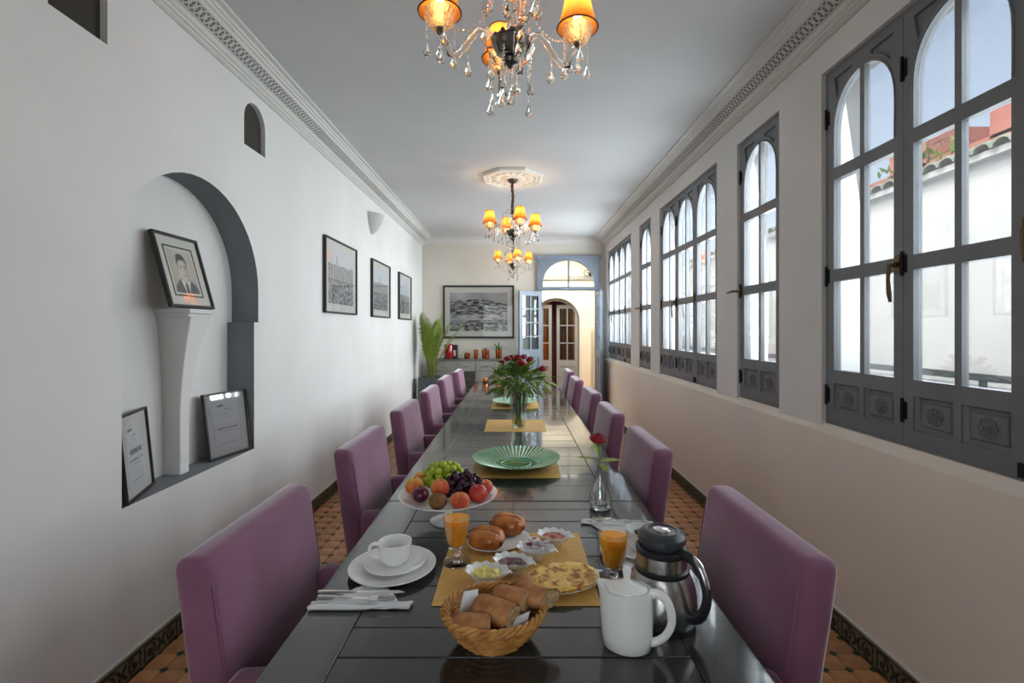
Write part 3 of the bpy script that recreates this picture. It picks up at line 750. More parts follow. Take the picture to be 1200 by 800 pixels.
stand(p, (-1.700, 2.665, .718), (-1.632, 2.968, .718), (-1.745, 2.675, 1.083))
p = picture('framed_certificate', .31, .37, .010, .02, .025, doc(2, True), 60, 80, 'black framed certificate leaning at the left end of the niche floor', 'picture')
stand(p, (-1.618, 1.992, .718), (-1.724, 2.283, .718), (-1.648, 1.98, 1.082))
for (y0, y1, hz, tw, seed, lab) in ((4.04, 4.85, .72, .32, 3, 'nearest black framed photo on the left wall, a crowd below a long wall'),
                               (5.38, 6.15, .66, .42, 8, 'middle black framed photo of the left wall row, with dark rooftops'),
                               (6.64, 7.41, .55, 0, 13, 'farthest black framed photo of the left wall row, pale and closest to the palm')):
    p = picture('framed_photograph', y1-y0, .655, .016, .03, .07, land_rows(hz, tw, seed), 90, 80, lab, group='photographs in a row on the left wall')
    p.location = (XL+.001, (y0+y1)/2, 1.593); p.rotation_euler = (0, 0, pi/2)
p = picture('framed_landscape', 1.236, .917, .03, .035, .09, land_back, 150, 100, 'large black framed grey landscape photograph on the end wall', iw=(1.0, .67))
p.location = (-.625, YB-.001, 1.30)

# wall sconce, plaster half bowl
sc = thing('plaster_sconce', (XL, 5.42, 2.52), 'white plaster half bowl uplight high on the left wall', 'lamp')
m = MB(); vs = []; fs = []
for j in range(9):
    t_ = j/8; r = .02+.13*(sin(t_*pi/2)**.8); z = .22*t_
    for k in range(13): a = -pi/2+pi*k/12; vs.append((r*.9*cos(a), r*sin(a), z))
for j in range(8):
    for k in range(12): a = j*13+k; fs.append((a, a+1, a+14, a+13))
n0 = len(vs); fs.append(tuple(8*13+k for k in range(13))); fs.append(tuple(range(12, -1, -1)))
m.add(vs, fs); m.build('bowl', mat('sconce_plaster', (190, 190, 188), .8), sc)
MB().box(0, .004, -.10, .10, .03, .2).build('back_plate', WALL, sc)

# ================================================================== CEILING ROSE + CHANDELIERS
def ceiling_rose(y):
    m = MB(); m.lathe([(.0, -.03), (.05, -.032), (.09, -.028), (.10, -.034), (.12, -.034), (.13, -.026), (.25, -.020), (.262, -.03), (.285, -.03), (.295, -.022), (.30, -.034), (.325, -.034), (.337, -.02), (.337, 0)], 8, (0, 0, 0), rot=pi/8)
    o = m.build('ceiling_rose', CROWN, ceil, ang=20); o.location = (-.02, y, ZC)
    r = MB()
    for k in range(16):
        a = 2*pi*k/16; ca, sa = cos(a), sin(a)
        r.sph((ca*.18, sa*.18, -.026), (.028+.01*abs(ca), .028+.01*abs(sa), .009), 8, 6); r.sph((ca*.235, sa*.235, -.023), .012, 6, 5); r.sph((ca*.085, sa*.085, -.03), .013, 6, 5)
    r.build('rose_relief', CROWN, o)
for y in (1.72, 5.07, 7.6): ceiling_rose(y)
SHADE = bpy.data.materials.new('amber_shade'); SHADE.use_nodes = True
n = SHADE.node_tree.nodes; Lk = SHADE.node_tree.links; n.remove(n['Principled BSDF'])
df = n.new('ShaderNodeBsdfDiffuse'); tl = n.new('ShaderNodeBsdfTranslucent'); mx = n.new('ShaderNodeMixShader'); mx.inputs[0].default_value = .6
df.inputs[0].default_value = lin((150, 96, 44))+(1,); tl.inputs[0].default_value = lin((158, 98, 44))+(1,)
Lk.new(df.outputs[0], mx.inputs[1]); Lk.new(tl.outputs[0], mx.inputs[2]); Lk.new(mx.outputs[0], n['Material Output'].inputs[0])
TRIMB = mat('bronze_trim', (92, 58, 34), .5)
CUT = mat('cut_crystal_cup', (255, 238, 205), .22, trans=.65, bump=.9, bs=110, ior=1.5)
BULB = mat('lit_bulb', (255, 230, 180), .5, emit=(255, 205, 130), es=9)
SOCK = mat('pewter', (96, 92, 86), .3, .9)
CHAIN = mat('brown_chain_sleeve', (86, 62, 46), .7)
def bead(mb, c, r, n=6): mb.sph(c, r, n, 4)
def drop(mb, c, h, r):
    mb.lathe([(0, 0), (r*.7, -h*.0+.004-h*.0), (0, 0)], 4, c) if False else mb.lathe([(.0004, h), (r*.25, h*.8), (r*.75, h*.42), (r, h*.22), (r*.72, h*.07), (.0004, 0)], 8, (c[0], c[1], c[2]-h))
def strand(parent, top, length, nb=None, dh=.04, br=.0054):
    m = MB(); nb = nb or max(3, int((length-dh)/.011))
    for k in range(nb): bead(m, (top[0], top[1], top[2]-(k+.5)*(length-dh)/nb), br if k % 2 else br*.75)
    o = m.build('bead_strand', CRYS, parent, smooth=False, fix=False)
    m = MB(); dh *= 1.15; drop(m, (top[0], top[1], top[2]-(length-dh*.87)), dh, dh*.30); d = m.build('crystal_drop', CRYS, o, ang=25); return o
def chandelier(y, rot, label, detail=True):
    t = thing('chandelier', (-.015 if y < 3 else -.02, y, ZC-.03), label, 'chandelier', 'crystal chandeliers along the ceiling', rot)
    Z = lambda z: z-(ZC-.03)
    MB().lathe([(.0, 0), (.055, 0), (.05, -.02), (.03, -.035), (.0, -.04)][::-1], 20).build('ceiling_cup', SOCK, t)
    c = MB(); k = 0; z = Z(3.0)
    while z > Z(2.68): c.tube([(.011*sin(z*40)+.004*cos(k), .006*cos(z*33), z), (.010*sin((z-.03)*40), .006*cos((z-.03)*33), z-.03)], [.015, .018 if k % 2 else .012], 8); z -= .026; k += 1
    c.build('chain_sleeve', CHAIN, t)
    # glass stem with stacked balls
    m = MB(); m.lathe([(.004, Z(2.44)), (.016, Z(2.46)), (.03, Z(2.49)), (.014, Z(2.52)), (.011, Z(2.55)), (.024, Z(2.575)), (.030, Z(2.60)), (.022, Z(2.625)), (.010, Z(2.64)), (.014, Z(2.66)), (.035, Z(2.675)), (.012, Z(2.685)), (.008, Z(2.70))], 16)
    m.build('glass_stem', CRYS, t)
    m = MB(); m.lathe([(.0, Z(2.485)), (.058, Z(2.488)), (.063, Z(2.48)), (.061, Z(2.462)), (.052, Z(2.442)), (.036, Z(2.430)), (.022, Z(2.427)), (.026, Z(2.420)), (.030, Z(2.410)), (.026, Z(2.398)), (.012, Z(2.390)), (.008, Z(2.382)), (.0, Z(2.378))][::-1], 32, wob=lambda a, z: 1+(.06*cos(8*a) if z > Z(2.435) else 0)); [m.sph((.060*cos(q*pi/5), .060*sin(q*pi/5), Z(2.487)), .008, 6, 5) for q in range(10)]; m.build('hub_bowl', SOCK, t)
    m = MB(); m.lathe([(.06, Z(2.41)), (.075, Z(2.43)), (.088, Z(2.462)), (.084, Z(2.462)), (.07, Z(2.434)), (.055, Z(2.414))], 24, wob=lambda a, z: 1+.06*cos(8*a)); m.build('crystal_dish', CRYS, t)
    # upper curling glass scrolls
    for k in range(4):
        a = pi/4+k*pi/2; ca, sa = cos(a), sin(a)
        m = MB(); m.tube([(ca*r, sa*r, Z(zz)) for r, zz in ((.02, 2.67), (.06, 2.70), (.105, 2.69), (.125, 2.65), (.11, 2.61), (.09, 2.62))], [.006, .006, .006, .005, .005, .003], 6); s = m.build('glass_scroll', CRYS, t)
        strand(s, (ca*.12, sa*.12, Z(2.645)), .12)
        # swags from scroll to stem
    for k in range(4):
        a = k*pi/2; ca, sa = cos(a), sin(a); R = .249
        m = MB(); P_ = []
        for q in range(17):
            u = q/16; r = .05+(R-.05)*u; z = 2.47+.045*sin(u*pi*2)*(1 if u < .5 else 1)-.022*u
            if u > .85: z = 2.47-.022+.04*(u-.85)/.15
            P_.append((ca*r, sa*r, Z(z)))
        m.tube(P_, [.0085+.0045*(q % 2) for q in range(17)], 8); arm = m.build('arm', CRYS, t, ang=60)
        bx_, by_ = ca*R, sa*R
        m = MB(); m.lathe([(.009, 0), (.012, .006), (.010, .018), (.016, .022)], 12, (bx_, by_, Z(2.478))); m.build('socket', SOCK, arm)
        m = MB(); m.lathe([(.012, 0), (.030, .006), (.046, .024), (.053, .050), (.054, .062), (.051, .062), (.048, .048), (.042, .028), (.028, .011), (.012, .005)], 40, (bx_, by_, Z(2.493)), wob=lambda a, z: 1+.05*cos(10*a)); m.build('bobeche', CUT, arm, ang=20)
        m = MB(); m.lathe([(.009, 0), (.009, .035), (.012, .04), (.016, .055), (.013, .075), (.004, .092), (.0, .094)], 12, (bx_, by_, Z(2.53))); m.build('bulb', BULB, arm)
        nn = 40; m = MB(); prof = [(.074, 0), (.068, .010), (.060, .035), (.052, .07), (.046, .10), (.042, .125)]
        m.lathe(prof, nn, (bx_, by_, Z(2.553)), wob=lambda a, z: 1+.02*cos(20*a)); m.f = [f for f in m.f if len(f) == 4]; m.m = [0]*len(m.f); m.build('lamp_shade', SHADE, arm, fix=True)
        for r_, zz in ((.0745, 2.552), (.0425, 2.679)): 
            m = MB(); m.tube([(bx_+r_*cos(2*pi*q/24), by_+r_*sin(2*pi*q/24), Z(zz)) for q in range(24)], .003, 5, closed=True); m.build('shade_trim', TRIMB, arm)
        for q, ln in ((.5, .15), (1.9, .12), (3.1, .17), (4.6, .13)):
            strand(arm, (bx_+.05*cos(a+q), by_+.05*sin(a+q), Z(2.538)), ln, dh=.042)
        strand(arm, (ca*.15, sa*.15, Z(2.445)), .10, dh=.045)
        strand(arm, (bx_, by_, Z(2.478)), .085, dh=.045)
        # swag of beads to the stem top
        m = MB()
        for q in range(15): u = q/14; r = .03+(R*.75-.03)*u; bead(m, (ca*r, sa*r, Z(2.67-.20*sin(u*pi/2)-.0*u+.03*u*u)), .0045)
        m.build('bead_swag', CRYS, arm, smooth=False, fix=False)
        L = bpy.data.lights.new('candle_glow', 'POINT'); L.energy = 1.5; L.color = (1, .72, .40); L.shadow_soft_size = .02
        lo = bpy.data.objects.new('candle_glow', L); C.objects.link(lo); lo.parent = arm; lo.location = (bx_, by_, Z(2.625))
    for k in range(8):
        a = 2*pi*k/8+.3; strand(t, (.075*cos(a), .075*sin(a), Z(2.43)), .10+.05*(k % 3), dh=.042)
    strand(t, (0, 0, Z(2.388)), .13, dh=.05)
    return t
chandelier(1.72, radians(-80), 'nearest crystal chandelier with amber shades, cut off by the top of the picture')
chandelier(5.07, radians(-73), 'middle crystal chandelier hanging from the octagonal ceiling rose')
chandelier(7.6, radians(-75), 'farthest crystal chandelier, small, seen just beneath the middle one')

# ================================================================== TABLE SETTING
Zt = .76
for k, (y0, lab) in enumerate(((1.203, 'gold placemat under the butter and jam dishes'), (2.24, 'gold placemat under the large green dish'), (3.254, 'gold placemat under the glass bouquet vase'), (4.20, 'farthest gold placemat under the pale green dish'))):
    m = MB().box(-.2075, .2175, 0, .43, 0, .0015); o = m.build('placemat', MATG); o.location = (0, y0, Zt+.0002); tag(o, lab, 'placemat', 'gold placemats down the table')
ZM_ = Zt+.0018
# fruit stand
def plate_prof(r, h, th=.004, flat=.62, foot=.55):
    return [(0, .004), (r*foot, .004), (r*foot, 0), (r*(foot+.04), 0), (r*(foot+.05), .004), (r*.82, h*.5), (r, h), (r*1.0, h+th*.5), (r*.99, h+th*.7), (r*.8, h*.5+th), (r*flat, .004+th), (0, .004+th)]
FS = thing('fruit_stand', (-.24, 1.74, Zt), 'white footed stand piled with fruit and grapes', 'fruit stand')
MB().lathe([(0, .0), (.062, 0), (.064, .004), (.05, .009), (.02, .016), (.013, .04), (.018, .066), (.03, .076), (.0, .077)], 32).build('foot', PORC, FS)
MB().lathe([(0, .074), (.05, .074), (.12, .08), (.165, .094), (.176, .1), (.177, .103), (.172, .103), (.16, .098), (.12, .085), (.05, .079), (0, .079)], 48).build('plate', PORC, FS)
PEACH = mat('peach_skin', (222, 128, 62), .6, col2=(196, 74, 48), ns=14, sheen=.3, ramp=(.42, .62)); PEACHY = mat('yellow_peach_skin', (226, 178, 70), .55, col2=(206, 88, 50), ns=14, sheen=.2, ramp=(.42, .66))
NECT = mat('nectarine_skin', (178, 40, 42), .35, col2=(206, 88, 60), ns=14, ramp=(.5, .8)); PLUM = mat('plum_skin', (104, 22, 42), .28, col2=(72, 14, 34), ns=12)
KIWI = mat('kiwi_skin', (140, 100, 56), .85, col2=(116, 80, 42), ns=90, bump=.3, bs=250)
def fruit(name, c, r, m, label, crease=True, rz=0, sq=.92):
    o = thing(name, c, label, name.replace('_', ' ').split()[-1], 'fruit on the white stand', rz)
    def fn(p):
        k = 1.0
        if crease: k -= .09*math.exp(-(p.x/.16)**2)*(1 if p.y < .3 else 0)*max(0, .35+p.z)
        k -= .16*math.exp(-((p.x**2+p.y**2)/.05))*(p.z > 0)
        return k
    b = MB().sph((0, 0, 0), (r, r, r*sq), 24, 16, fn=fn); b.build('flesh', m, o)
    MB().tube([(0, 0, r*sq*.8), (.001, 0, r*sq*.95)], .0014, 5).build('stalk', mat('stalk_brown', (80, 60, 30), .8), o)
    return o
fruit('nectarine', (-.352, 1.835, .882), .032, PEACHY, 'yellow and red nectarine at the back left of the fruit stand')
fruit('peach', (-.362, 1.742, .886), .034, PEACHY, 'large yellow peach at the left edge of the fruit stand')
fruit('plum', (-.326, 1.672, .878), .029, PLUM, 'dark crimson plum on the left front of the fruit stand')
fruit('peach', (-.262, 1.70, .892), .034, PEACH, 'orange peach resting behind the kiwi', rz=.5)
fruit('kiwi', (-.259, 1.625, .872), .031, KIWI, 'brown fuzzy kiwi at the front of the fruit stand', crease=False, sq=.88)
fruit('peach', (-.184, 1.625, .873), .034, PEACH, 'creased orange peach at the front right of the kiwi', sq=.85)
fruit('nectarine', (-.127, 1.672, .882), .034, NECT, 'shiny red nectarine on the right front of the fruit stand')
fruit('peach', (-.108, 1.75, .879), .030, PEACH, 'small peach half hidden at the right edge of the fruit stand')
def bunch(name, c, rx, ry, h, n, m, label, seed, gr=.0132):
    rnd = random.Random(seed); o = thing(name, c, label, 'grapes', 'grapes on the fruit stand'); me = MB().sph((0, 0, 0), (gr, gr, gr*1.12), 12, 8).mesh('grape', m); pts = []
    tries = 0
    while len(pts) < n and tries < 20000:
        tries += 1; u, v = rnd.uniform(-1, 1), rnd.uniform(-1, 1)
        if u*u+v*v > 1: continue
        z = h*(1-(u*u+v*v))**.5*rnd.uniform(.15, 1)+gr*.4; p = Vector((u*rx, v*ry, z))
        if all((p-q).length > gr*1.55 for q in pts): pts.append(p)
    for p in pts: link('grape', me, o, p, (rnd.uniform(-.6, .6), rnd.uniform(-.6, .6), 0), rnd.uniform(.9, 1.08))
    m_ = MB(); top = Vector((0, 0, h+gr)); m_.tube([(0, 0, gr), (0, 0, h*.6), (rx*.2, 0, h+gr*1.4)], .0018, 5)
    for p in pts[:14]: m_.tube([(0, 0, h*.5), tuple(p)], .001, 4)
    m_.build('stalk', STEMG, o)
GRG = mat('green_grape', (182, 196, 58), .25, col2=(150, 172, 44), ns=20, sss=.3, hue_obj=.12); GRD = mat('purple_grape', (66, 28, 52), .25, col2=(44, 16, 36), ns=30, hue_obj=.3)
bunch('green_grapes', (-.262, 1.800, .872), .078, .055, .078, 62, GRG, 'bunch of green grapes heaped at the back of the fruit stand', 3)
bunch('purple_grapes', (-.185, 1.742, .862), .072, .058, .068, 50, GRD, 'bunch of dark purple grapes beside the green grapes', 5)

# juice glasses
def juice(loc, label):
    t = thing('juice_glass', loc, label, 'glass', 'glasses of orange juice')
    MB().lathe([(.021, .044), (.029, .062), (.037, .105), (.0415, .145), (.0403, .145), (.0355, .105), (.0275, .063), (.019, .049)], 36).build('glass_body', CLEAR, t)
    MB().lathe([(0, .0), (.041, 0), (.042, .002), (.03, .005), (.012, .009), (.0085, .018), (.013, .028), (.011, .036), (.021, .044), (.019, .0475), (0, .0475)], 36).build('foot', GLASS, t)
    MB().lathe([(0, .0485), (.0188, .0505), (.0273, .063), (.0353, .105), (.0388, .131), (0, .132)], 36).build('juice', JUICE, t)
juice((-.172, 1.428, ZM_), 'stemmed glass of orange juice between the fruit stand and the butter')
juice((.268, 1.305, Zt), 'stemmed glass of orange juice just behind the white pot')

# place setting
def cup_set(loc, rz, w1, w2, w3):
    x, y, z = loc
    p = MB().lathe(plate_prof(.123, .016), 56).build('dinner_plate', PORC); p.location = (x, y, z); tag(p, w1, 'plate', 'white plates')
    s = MB().lathe(plate_prof(.087, .013, .0035), 48).build('saucer', PORC); s.location = (x+.004, y+.01, z+.0085); tag(s, w2, 'saucer', 'white saucers')
    t = thing('coffee_cup', (x+.004, y+.01, z+.0170), w3, 'cup', 'white coffee cups', rz)
    MB().lathe([(0, .0), (.030, 0), (.032, .004), (.040, .010), (.0455, .02), (.0475, .035), (.048, .062), (.0455, .062), (.0445, .034), (.042, .019), (.035, .010), (0, .008)], 40).build('bowl', PORC, t)
    MB().ctube([(-.044, 0, .053), (-.058, 0, .056), (-.070, 0, .048), (-.071, 0, .034), (-.062, 0, .022), (-.045, 0, .016)], [.0045, .0042, .004, .004, .004, .0045], 10, flat=1.3).build('handle', PORC, t)
cup_set((-.350, 1.385, Zt), .1, 'white plate under the cup on the left of the table', 'white saucer on the left plate', 'white coffee cup at the left place setting')
cup_set((.385, 1.47, Zt), pi-.2, 'white plate mostly hidden behind the steel flask', 'white saucer behind the steel flask', 'white cup hidden behind the steel flask and right juice glass')
def napkin(loc, rz, lab):
    t = thing('folded_napkin', loc, lab[0], 'napkin', 'paper napkins', rz)
    m = MB(); vs = []; fs = []      # fan folded sheet: a peak behind, two rolled folds in front
    nx, ny = 28, 14
    for j in range(ny+1):
        v = j/ny
        for i in range(nx+1):
            u = i/nx; x = -.12+.245*u
            prof = max(0, 1-abs((u-.50)/.34))
            y = -.002+.115*v*(prof**.8)+.018*v; y -= .010*(1-v)
            z = .003+.010*sin(v*pi)*.8+.008*sin(v*pi*3)*(1-v)+.006*noise.noise(Vector((u*5, v*4, 1)))
            vs.append((x+.006*v, y, max(.001, z)))
    for j in range(ny):
        for i in range(nx): a = j*(nx+1)+i; fs.append((a, a+1, a+nx+2, a+nx+1))
    m.add(vs, fs); o = m.build('top_fold', PAPER, t); s = o.modifiers.new('s', 'SOLIDIFY'); s.thickness = .0012
    m = MB()
    for j, (yy, r) in enumerate(((-.012, .007), (.006, .006))):
        m.tube([(-.122+.248*k/12, yy+.002*sin(k*.8)+(.008*(k/12-.4) if j == 0 else 0), r+.001) for k in range(13)], [r*(.75+.25*sin(k*.5)) for k in range(13)], 8, flat=1)
    m.build('rolled_fold', PAPER, t)
    f = thing('fork', (loc[0], loc[1], loc[2]), lab[1], 'fork', 'forks on the napkins', rz)
    m = MB(); m.tube([(-.11, .012, .021), (-.03, .010, .020), (.02, .006, .021)], [.005, .0035, .0028], 8, flat=.5)
    m.box(.02, .045, -.005, .014, .019, .0215); m.build('handle', SILVER, f, bevel=.001)
    m = MB()
    for k in range(4): m.tube([(.044, -.004+k*.0055, .0205), (.065, -.004+k*.0055, .018), (.088, -.004+k*.0055, .021)], .0012, 5)
    m.build('tines', SILVER, f)
    f = thing('knife', (loc[0], loc[1], loc[2]), lab[2], 'knife', 'knives on the napkins', rz)
    MB().tube([(-.115, .030, .0225), (-.07, .030, .0225), (-.02, .030, .0215)], [.0062, .0062, .0045], 8, flat=.6).build('handle', SILVER, f)
    m = MB(); m.prism([(-.02, .026), (.085, .026), (.105, .030), (.09, .0385), (-.015, .0365)], ZW, .0205, .022); m.build('blade', SILVER, f)
napkin((-.385, 1.198, Zt), .0, ('white folded napkin at the left table edge in front of the cup', 'silver fork lying on the left napkin', 'silver knife lying on the left napkin'))
napkin((.365, 1.705, Zt), pi-.15, ('white folded napkin beyond the right juice glass', 'silver fork lying on the right napkin', 'silver knife lying on the right napkin'))

# leaf shaped bowls
def leafshape(a, tip=.25, sc=.05, n=11):
    return (1+tip*max(0, cos(a))**6)*(1+sc*cos(n*a))*(1-.06*abs(sin(a))**4)
def leaf_bowl(c, rx, ry, h, rz, label, name='leaf_bowl', tip=.25, sc=.032, n=11, group='white leaf shaped bowls'):
    t = thing(name, c, label, 'bowl', group, rz)
    m = MB(); prof = [(0, .003, 0), (.42, .003, 0), (.45, 0, 0), (.50, 0, .1), (.56, h*.18, .2), (.80, h*.62, .7), (1.0, h, 1), (1.02, h+.002, 1), (.97, h+.0015, 1), (.78, h*.68, .7), (.52, h*.26, .2), (.40, h*.18, .05), (0, h*.17, 0)]
    nn = 88; vs = []; fs = []
    for r, z, k in prof:
        for q in range(nn):
            a = 2*pi*q/nn; g = leafshape(a, tip, sc, n); g = 1+(g-1)*k; zz = z+(.002*cos(n*a)*k if k > .6 else 0)
            vs.append((rx*r*cos(a)*g, ry*r*sin(a)*g, zz))
    for i in range(len(prof)-1):
        for q in range(nn): a = i*nn+q; b = i*nn+(q+1) % nn; fs.append((a, b, b+nn, a+nn))
    m.add(vs, fs); m.build('bowl', PORC, t, ang=50); 
    MB().tube([(rx*.99, 0, h*.9), (rx*1.22, .002, h*.98), (rx*1.36, .004, h*.84)], [.004, .0035, .002], 8).build('leaf_tip', PORC, t)
    return t
JAMD = mat('dark_jam', (70, 38, 44), .15, col2=(98, 58, 60), ns=60, coat=.5); JAMR = mat('red_jam', (176, 72, 44), .15, col2=(146, 48, 34), ns=60, coat=.6)
BUTT = mat('butter', (240, 226, 140), .45, sss=.2)
def filling(t, name, rx, ry, h, m, amp, seed):
    b = MB(); vs = [(0, 0, h+amp)]; fs = []; nn, R = 36, 8
    for i in range(1, R+1):
        for q in range(nn):
            a = 2*pi*q/nn; r = i/R; z = h+amp*(1-r)*.6+amp*.9*noise.noise(Vector((r*cos(a)*3, r*sin(a)*3, seed))); vs.append((rx*r*cos(a)*1.02, ry*r*sin(a), z if i < R else h-.004))
    for q in range(nn): fs.append((0, 1+q, 1+(q+1) % nn))
    for i in range(R-1):
        for q in range(nn): a = 1+i*nn+q; b_ = 1+i*nn+(q+1) % nn; fs.append((a, b_, b_+nn, a+nn))
    b.add(vs, fs); return b.build(name, m, t)
lb = leaf_bowl((-.079, 1.312, ZM_), .054, .046, .034, -.15, 'white leaf shaped bowl of yellow butter behind the bread basket')
filling(lb, 'butter_base', .040, .034, .022, BUTT, .004, 1)
m = MB(); rnd = random.Random(4)
for k in range(26):
    x, y = rnd.uniform(-.032, .032), rnd.uniform(-.024, .024); s = rnd.uniform(.004, .0075); z = .026+rnd.uniform(0, .006)
    q = MB().box(-s, s, -s*.8, s*.8, -s*.6, s*.6); q.xf(Matrix.Translation((x, y, z)) @ Matrix.Rotation(rnd.uniform(0, 3), 4, 'Z') @ Matrix.Rotation(rnd.uniform(-.6, .6), 4, 'X')); m.add(q.v, q.f)
m.build('butter_lumps', BUTT, lb, bevel=.001)
lb = leaf_bowl((-.008, 1.374, ZM_), .053, .044, .034, -.35, 'white leaf shaped bowl of dark purple jam'); filling(lb, 'jam', .043, .036, .025, JAMD, .005, 2)
lb = leaf_bowl((.060, 1.452, ZM_), .053, .044, .034, -.35, 'white leaf shaped bowl heaped with small sealed packets')
lb = leaf_bowl((.124, 1.545, ZM_), .050, .044, .034, -.30, 'white leaf shaped bowl of reddish orange jam'); filling(lb, 'jam', .041, .036, .025, JAMR, .005, 3)
FOIL = mat('pale_foil', (214, 206, 216), .3, .3, col2=(176, 120, 110), ns=40, ramp=(.6, .7))
for k, (x, y, z, a, b_) in enumerate(((.042, 1.462, .792, .3, .3), (.070, 1.446, .794, -.5, -.25), (.058, 1.470, .806, 1.0, .2), (.085, 1.458, .803, .4, -.3))):
    o = MB().box(-.017, .017, -.012, .012, 0, .008).build('butter_packet', FOIL, bevel=.002); o.location = (x, y, z); o.rotation_euler = (b_, .1, a)
    tag(o, ['small foil packet at the left of the packet bowl', 'small foil packet at the front of the packet bowl', 'small foil packet on top of the packet pile', 'small foil packet at the right of the packet bowl'][k], 'packet', 'packets in the leaf bowl')
    MB().plate([(.010*cos(2*pi*q/10), .007*sin(2*pi*q/10)) for q in range(10)], [], ZW, .0083, .009).build('printed_spot', mat('spot_red', (170, 80, 66), .5), o)
# flatbread on leaf dish
lb = leaf_bowl((.128, 1.300, ZM_), .092, .082, .018, .35, 'long white leaf dish carrying a golden flatbread', 'leaf_dish', tip=.15, sc=.03, n=13)
PANC = bpy.data.materials.new('flatbread'); PANC.use_nodes = True; n = PANC.node_tree.nodes; Lk = PANC.node_tree.links; b = n['Principled BSDF']
tc = n.new('ShaderNodeTexCoord'); t1 = n.new('ShaderNodeTexNoise'); t1.inputs['Scale'].default_value = 42; t1.inputs['Detail'].default_value = 5; t1.inputs['Distortion'].default_value = .8; Lk.new(tc.outputs['Object'], t1.inputs[0])
r = n.new('ShaderNodeValToRGB'); e = r.color_ramp.elements; e[0].position = .30; e[0].color = lin((252, 222, 130))+(1,); e[1].position = .66; e[1].color = lin((158, 84, 34))+(1,); q = e.new(.50); q.color = lin((244, 196, 96))+(1,)
Lk.new(t1.outputs[0], r.inputs[0]); Lk.new(r.outputs[0], b.inputs['Base Color']); b.inputs['Roughness'].default_value = .5
bp = n.new('ShaderNodeBump'); bp.inputs['Strength'].default_value = .5; bp.inputs['Distance'].default_value = .004; Lk.new(t1.outputs[0], bp.inputs['Height']); Lk.new(bp.outputs[0], b.inputs['Normal'])
def flatb(c, rx, ry, rz, label, seed, th=.007):
    t = thing('flatbread', c, label, 'bread', None, rz)
    for lay in range(2):
        vs = []; fs = []; nn, R = 48, 10; b = MB()
        for s_ in (0, 1):
            for i in range(R+1):
                for q in range(nn):
                    a = 2*pi*q/nn; rr = i/R; g = (abs(cos(a))**3+abs(sin(a))**3)**(-1/3)*.92+.05*noise.noise(Vector((cos(a)*1.5, sin(a)*1.5, seed+lay)))+.20*max(0, cos(a))**10
                    wv = .004*noise.noise(Vector((rr*cos(a)*3, rr*sin(a)*3, seed+lay*3)))+.004*rr**3
                    z = wv+lay*th+(th*(1-rr**8) if s_ else 0); vs.append((rx*rr*cos(a)*g*(1-.03*lay), ry*rr*sin(a)*g*(1-.03*lay), z))
        K = (R+1)*nn
        for s_ in (0, 1):
            for i in range(R):
                for q in range(nn): a = s_*K+i*nn+q; b2 = s_*K+i*nn+(q+1) % nn; fs.append((a, b2, b2+nn, a+nn))
        for q in range(nn): a = R*nn+q; b2 = R*nn+(q+1) % nn; fs.append((a, b2, b2+K, a+K))
        b.add(vs, fs); b.build('layer', PANC, t, ang=60)
flatb((.130, 1.302, Zt+.0145), .095, .080, .35, 'golden square flatbread with browned spots on the leaf dish', 5)
# pastries on a plate
pp = MB().lathe(plate_prof(.10, .010), 48, sx=1.05, sy=.80).build('pastry_plate', PORC); pp.location = (-.050, 1.558, ZM_); pp.rotation_euler = (0, 0, .5); tag(pp, 'white plate under the two glazed chocolate pastries', 'plate')
PAST = mat('glazed_pastry', (196, 118, 48), .3, col2=(150, 76, 28), ns=22, coat=.35, bump=.4, bs=60, ramp=(.4, .65))
CHOC = mat('dark_chocolate', (38, 22, 16), .4)
def pastry(c, rz, label, seed):
    t = thing('chocolate_pastry', c, label, 'pastry', 'chocolate pastries on the white plate', rz)
    def fn(p):
        k = 1/((abs(p.x)**2.5+abs(p.y)**2.5+abs(p.z)**2.5)**(1/2.5)); an = math.atan2(p.z, p.y)
        spiral = .13*(((an/(2*pi)*3+p.x*.35+seed*.3) % 1)-.5)*(1-abs(p.x)**3)
        fold = -.16*math.exp(-((p.y+.22-.15*p.x)/.11)**2)*max(0, p.z)
        flake = .018*sin(p.x*26+p.y*9)+.03*noise.noise(p*5+Vector((seed, 0, 0)))
        return k*(1+spiral+fold+flake)
    m = MB().sph((0, 0, .027), (.058, .044, .031), 72, 44, fn=fn); m.build('dough', PAST, t, ang=80)
    for s_ in (-1, 1):
        MB().tube([(s_*.050, -.012, .024), (s_*.061, -.013, .024)], .0055, 8).build('chocolate_stick', CHOC, t)
pastry((-.088, 1.505, ZM_+.012), -.45, 'glazed chocolate pastry at the front of the pastry plate', 1)
pastry((-.022, 1.612, ZM_+.012), -.35, 'glazed chocolate pastry at the back, with a dark chocolate spot', 2.3)

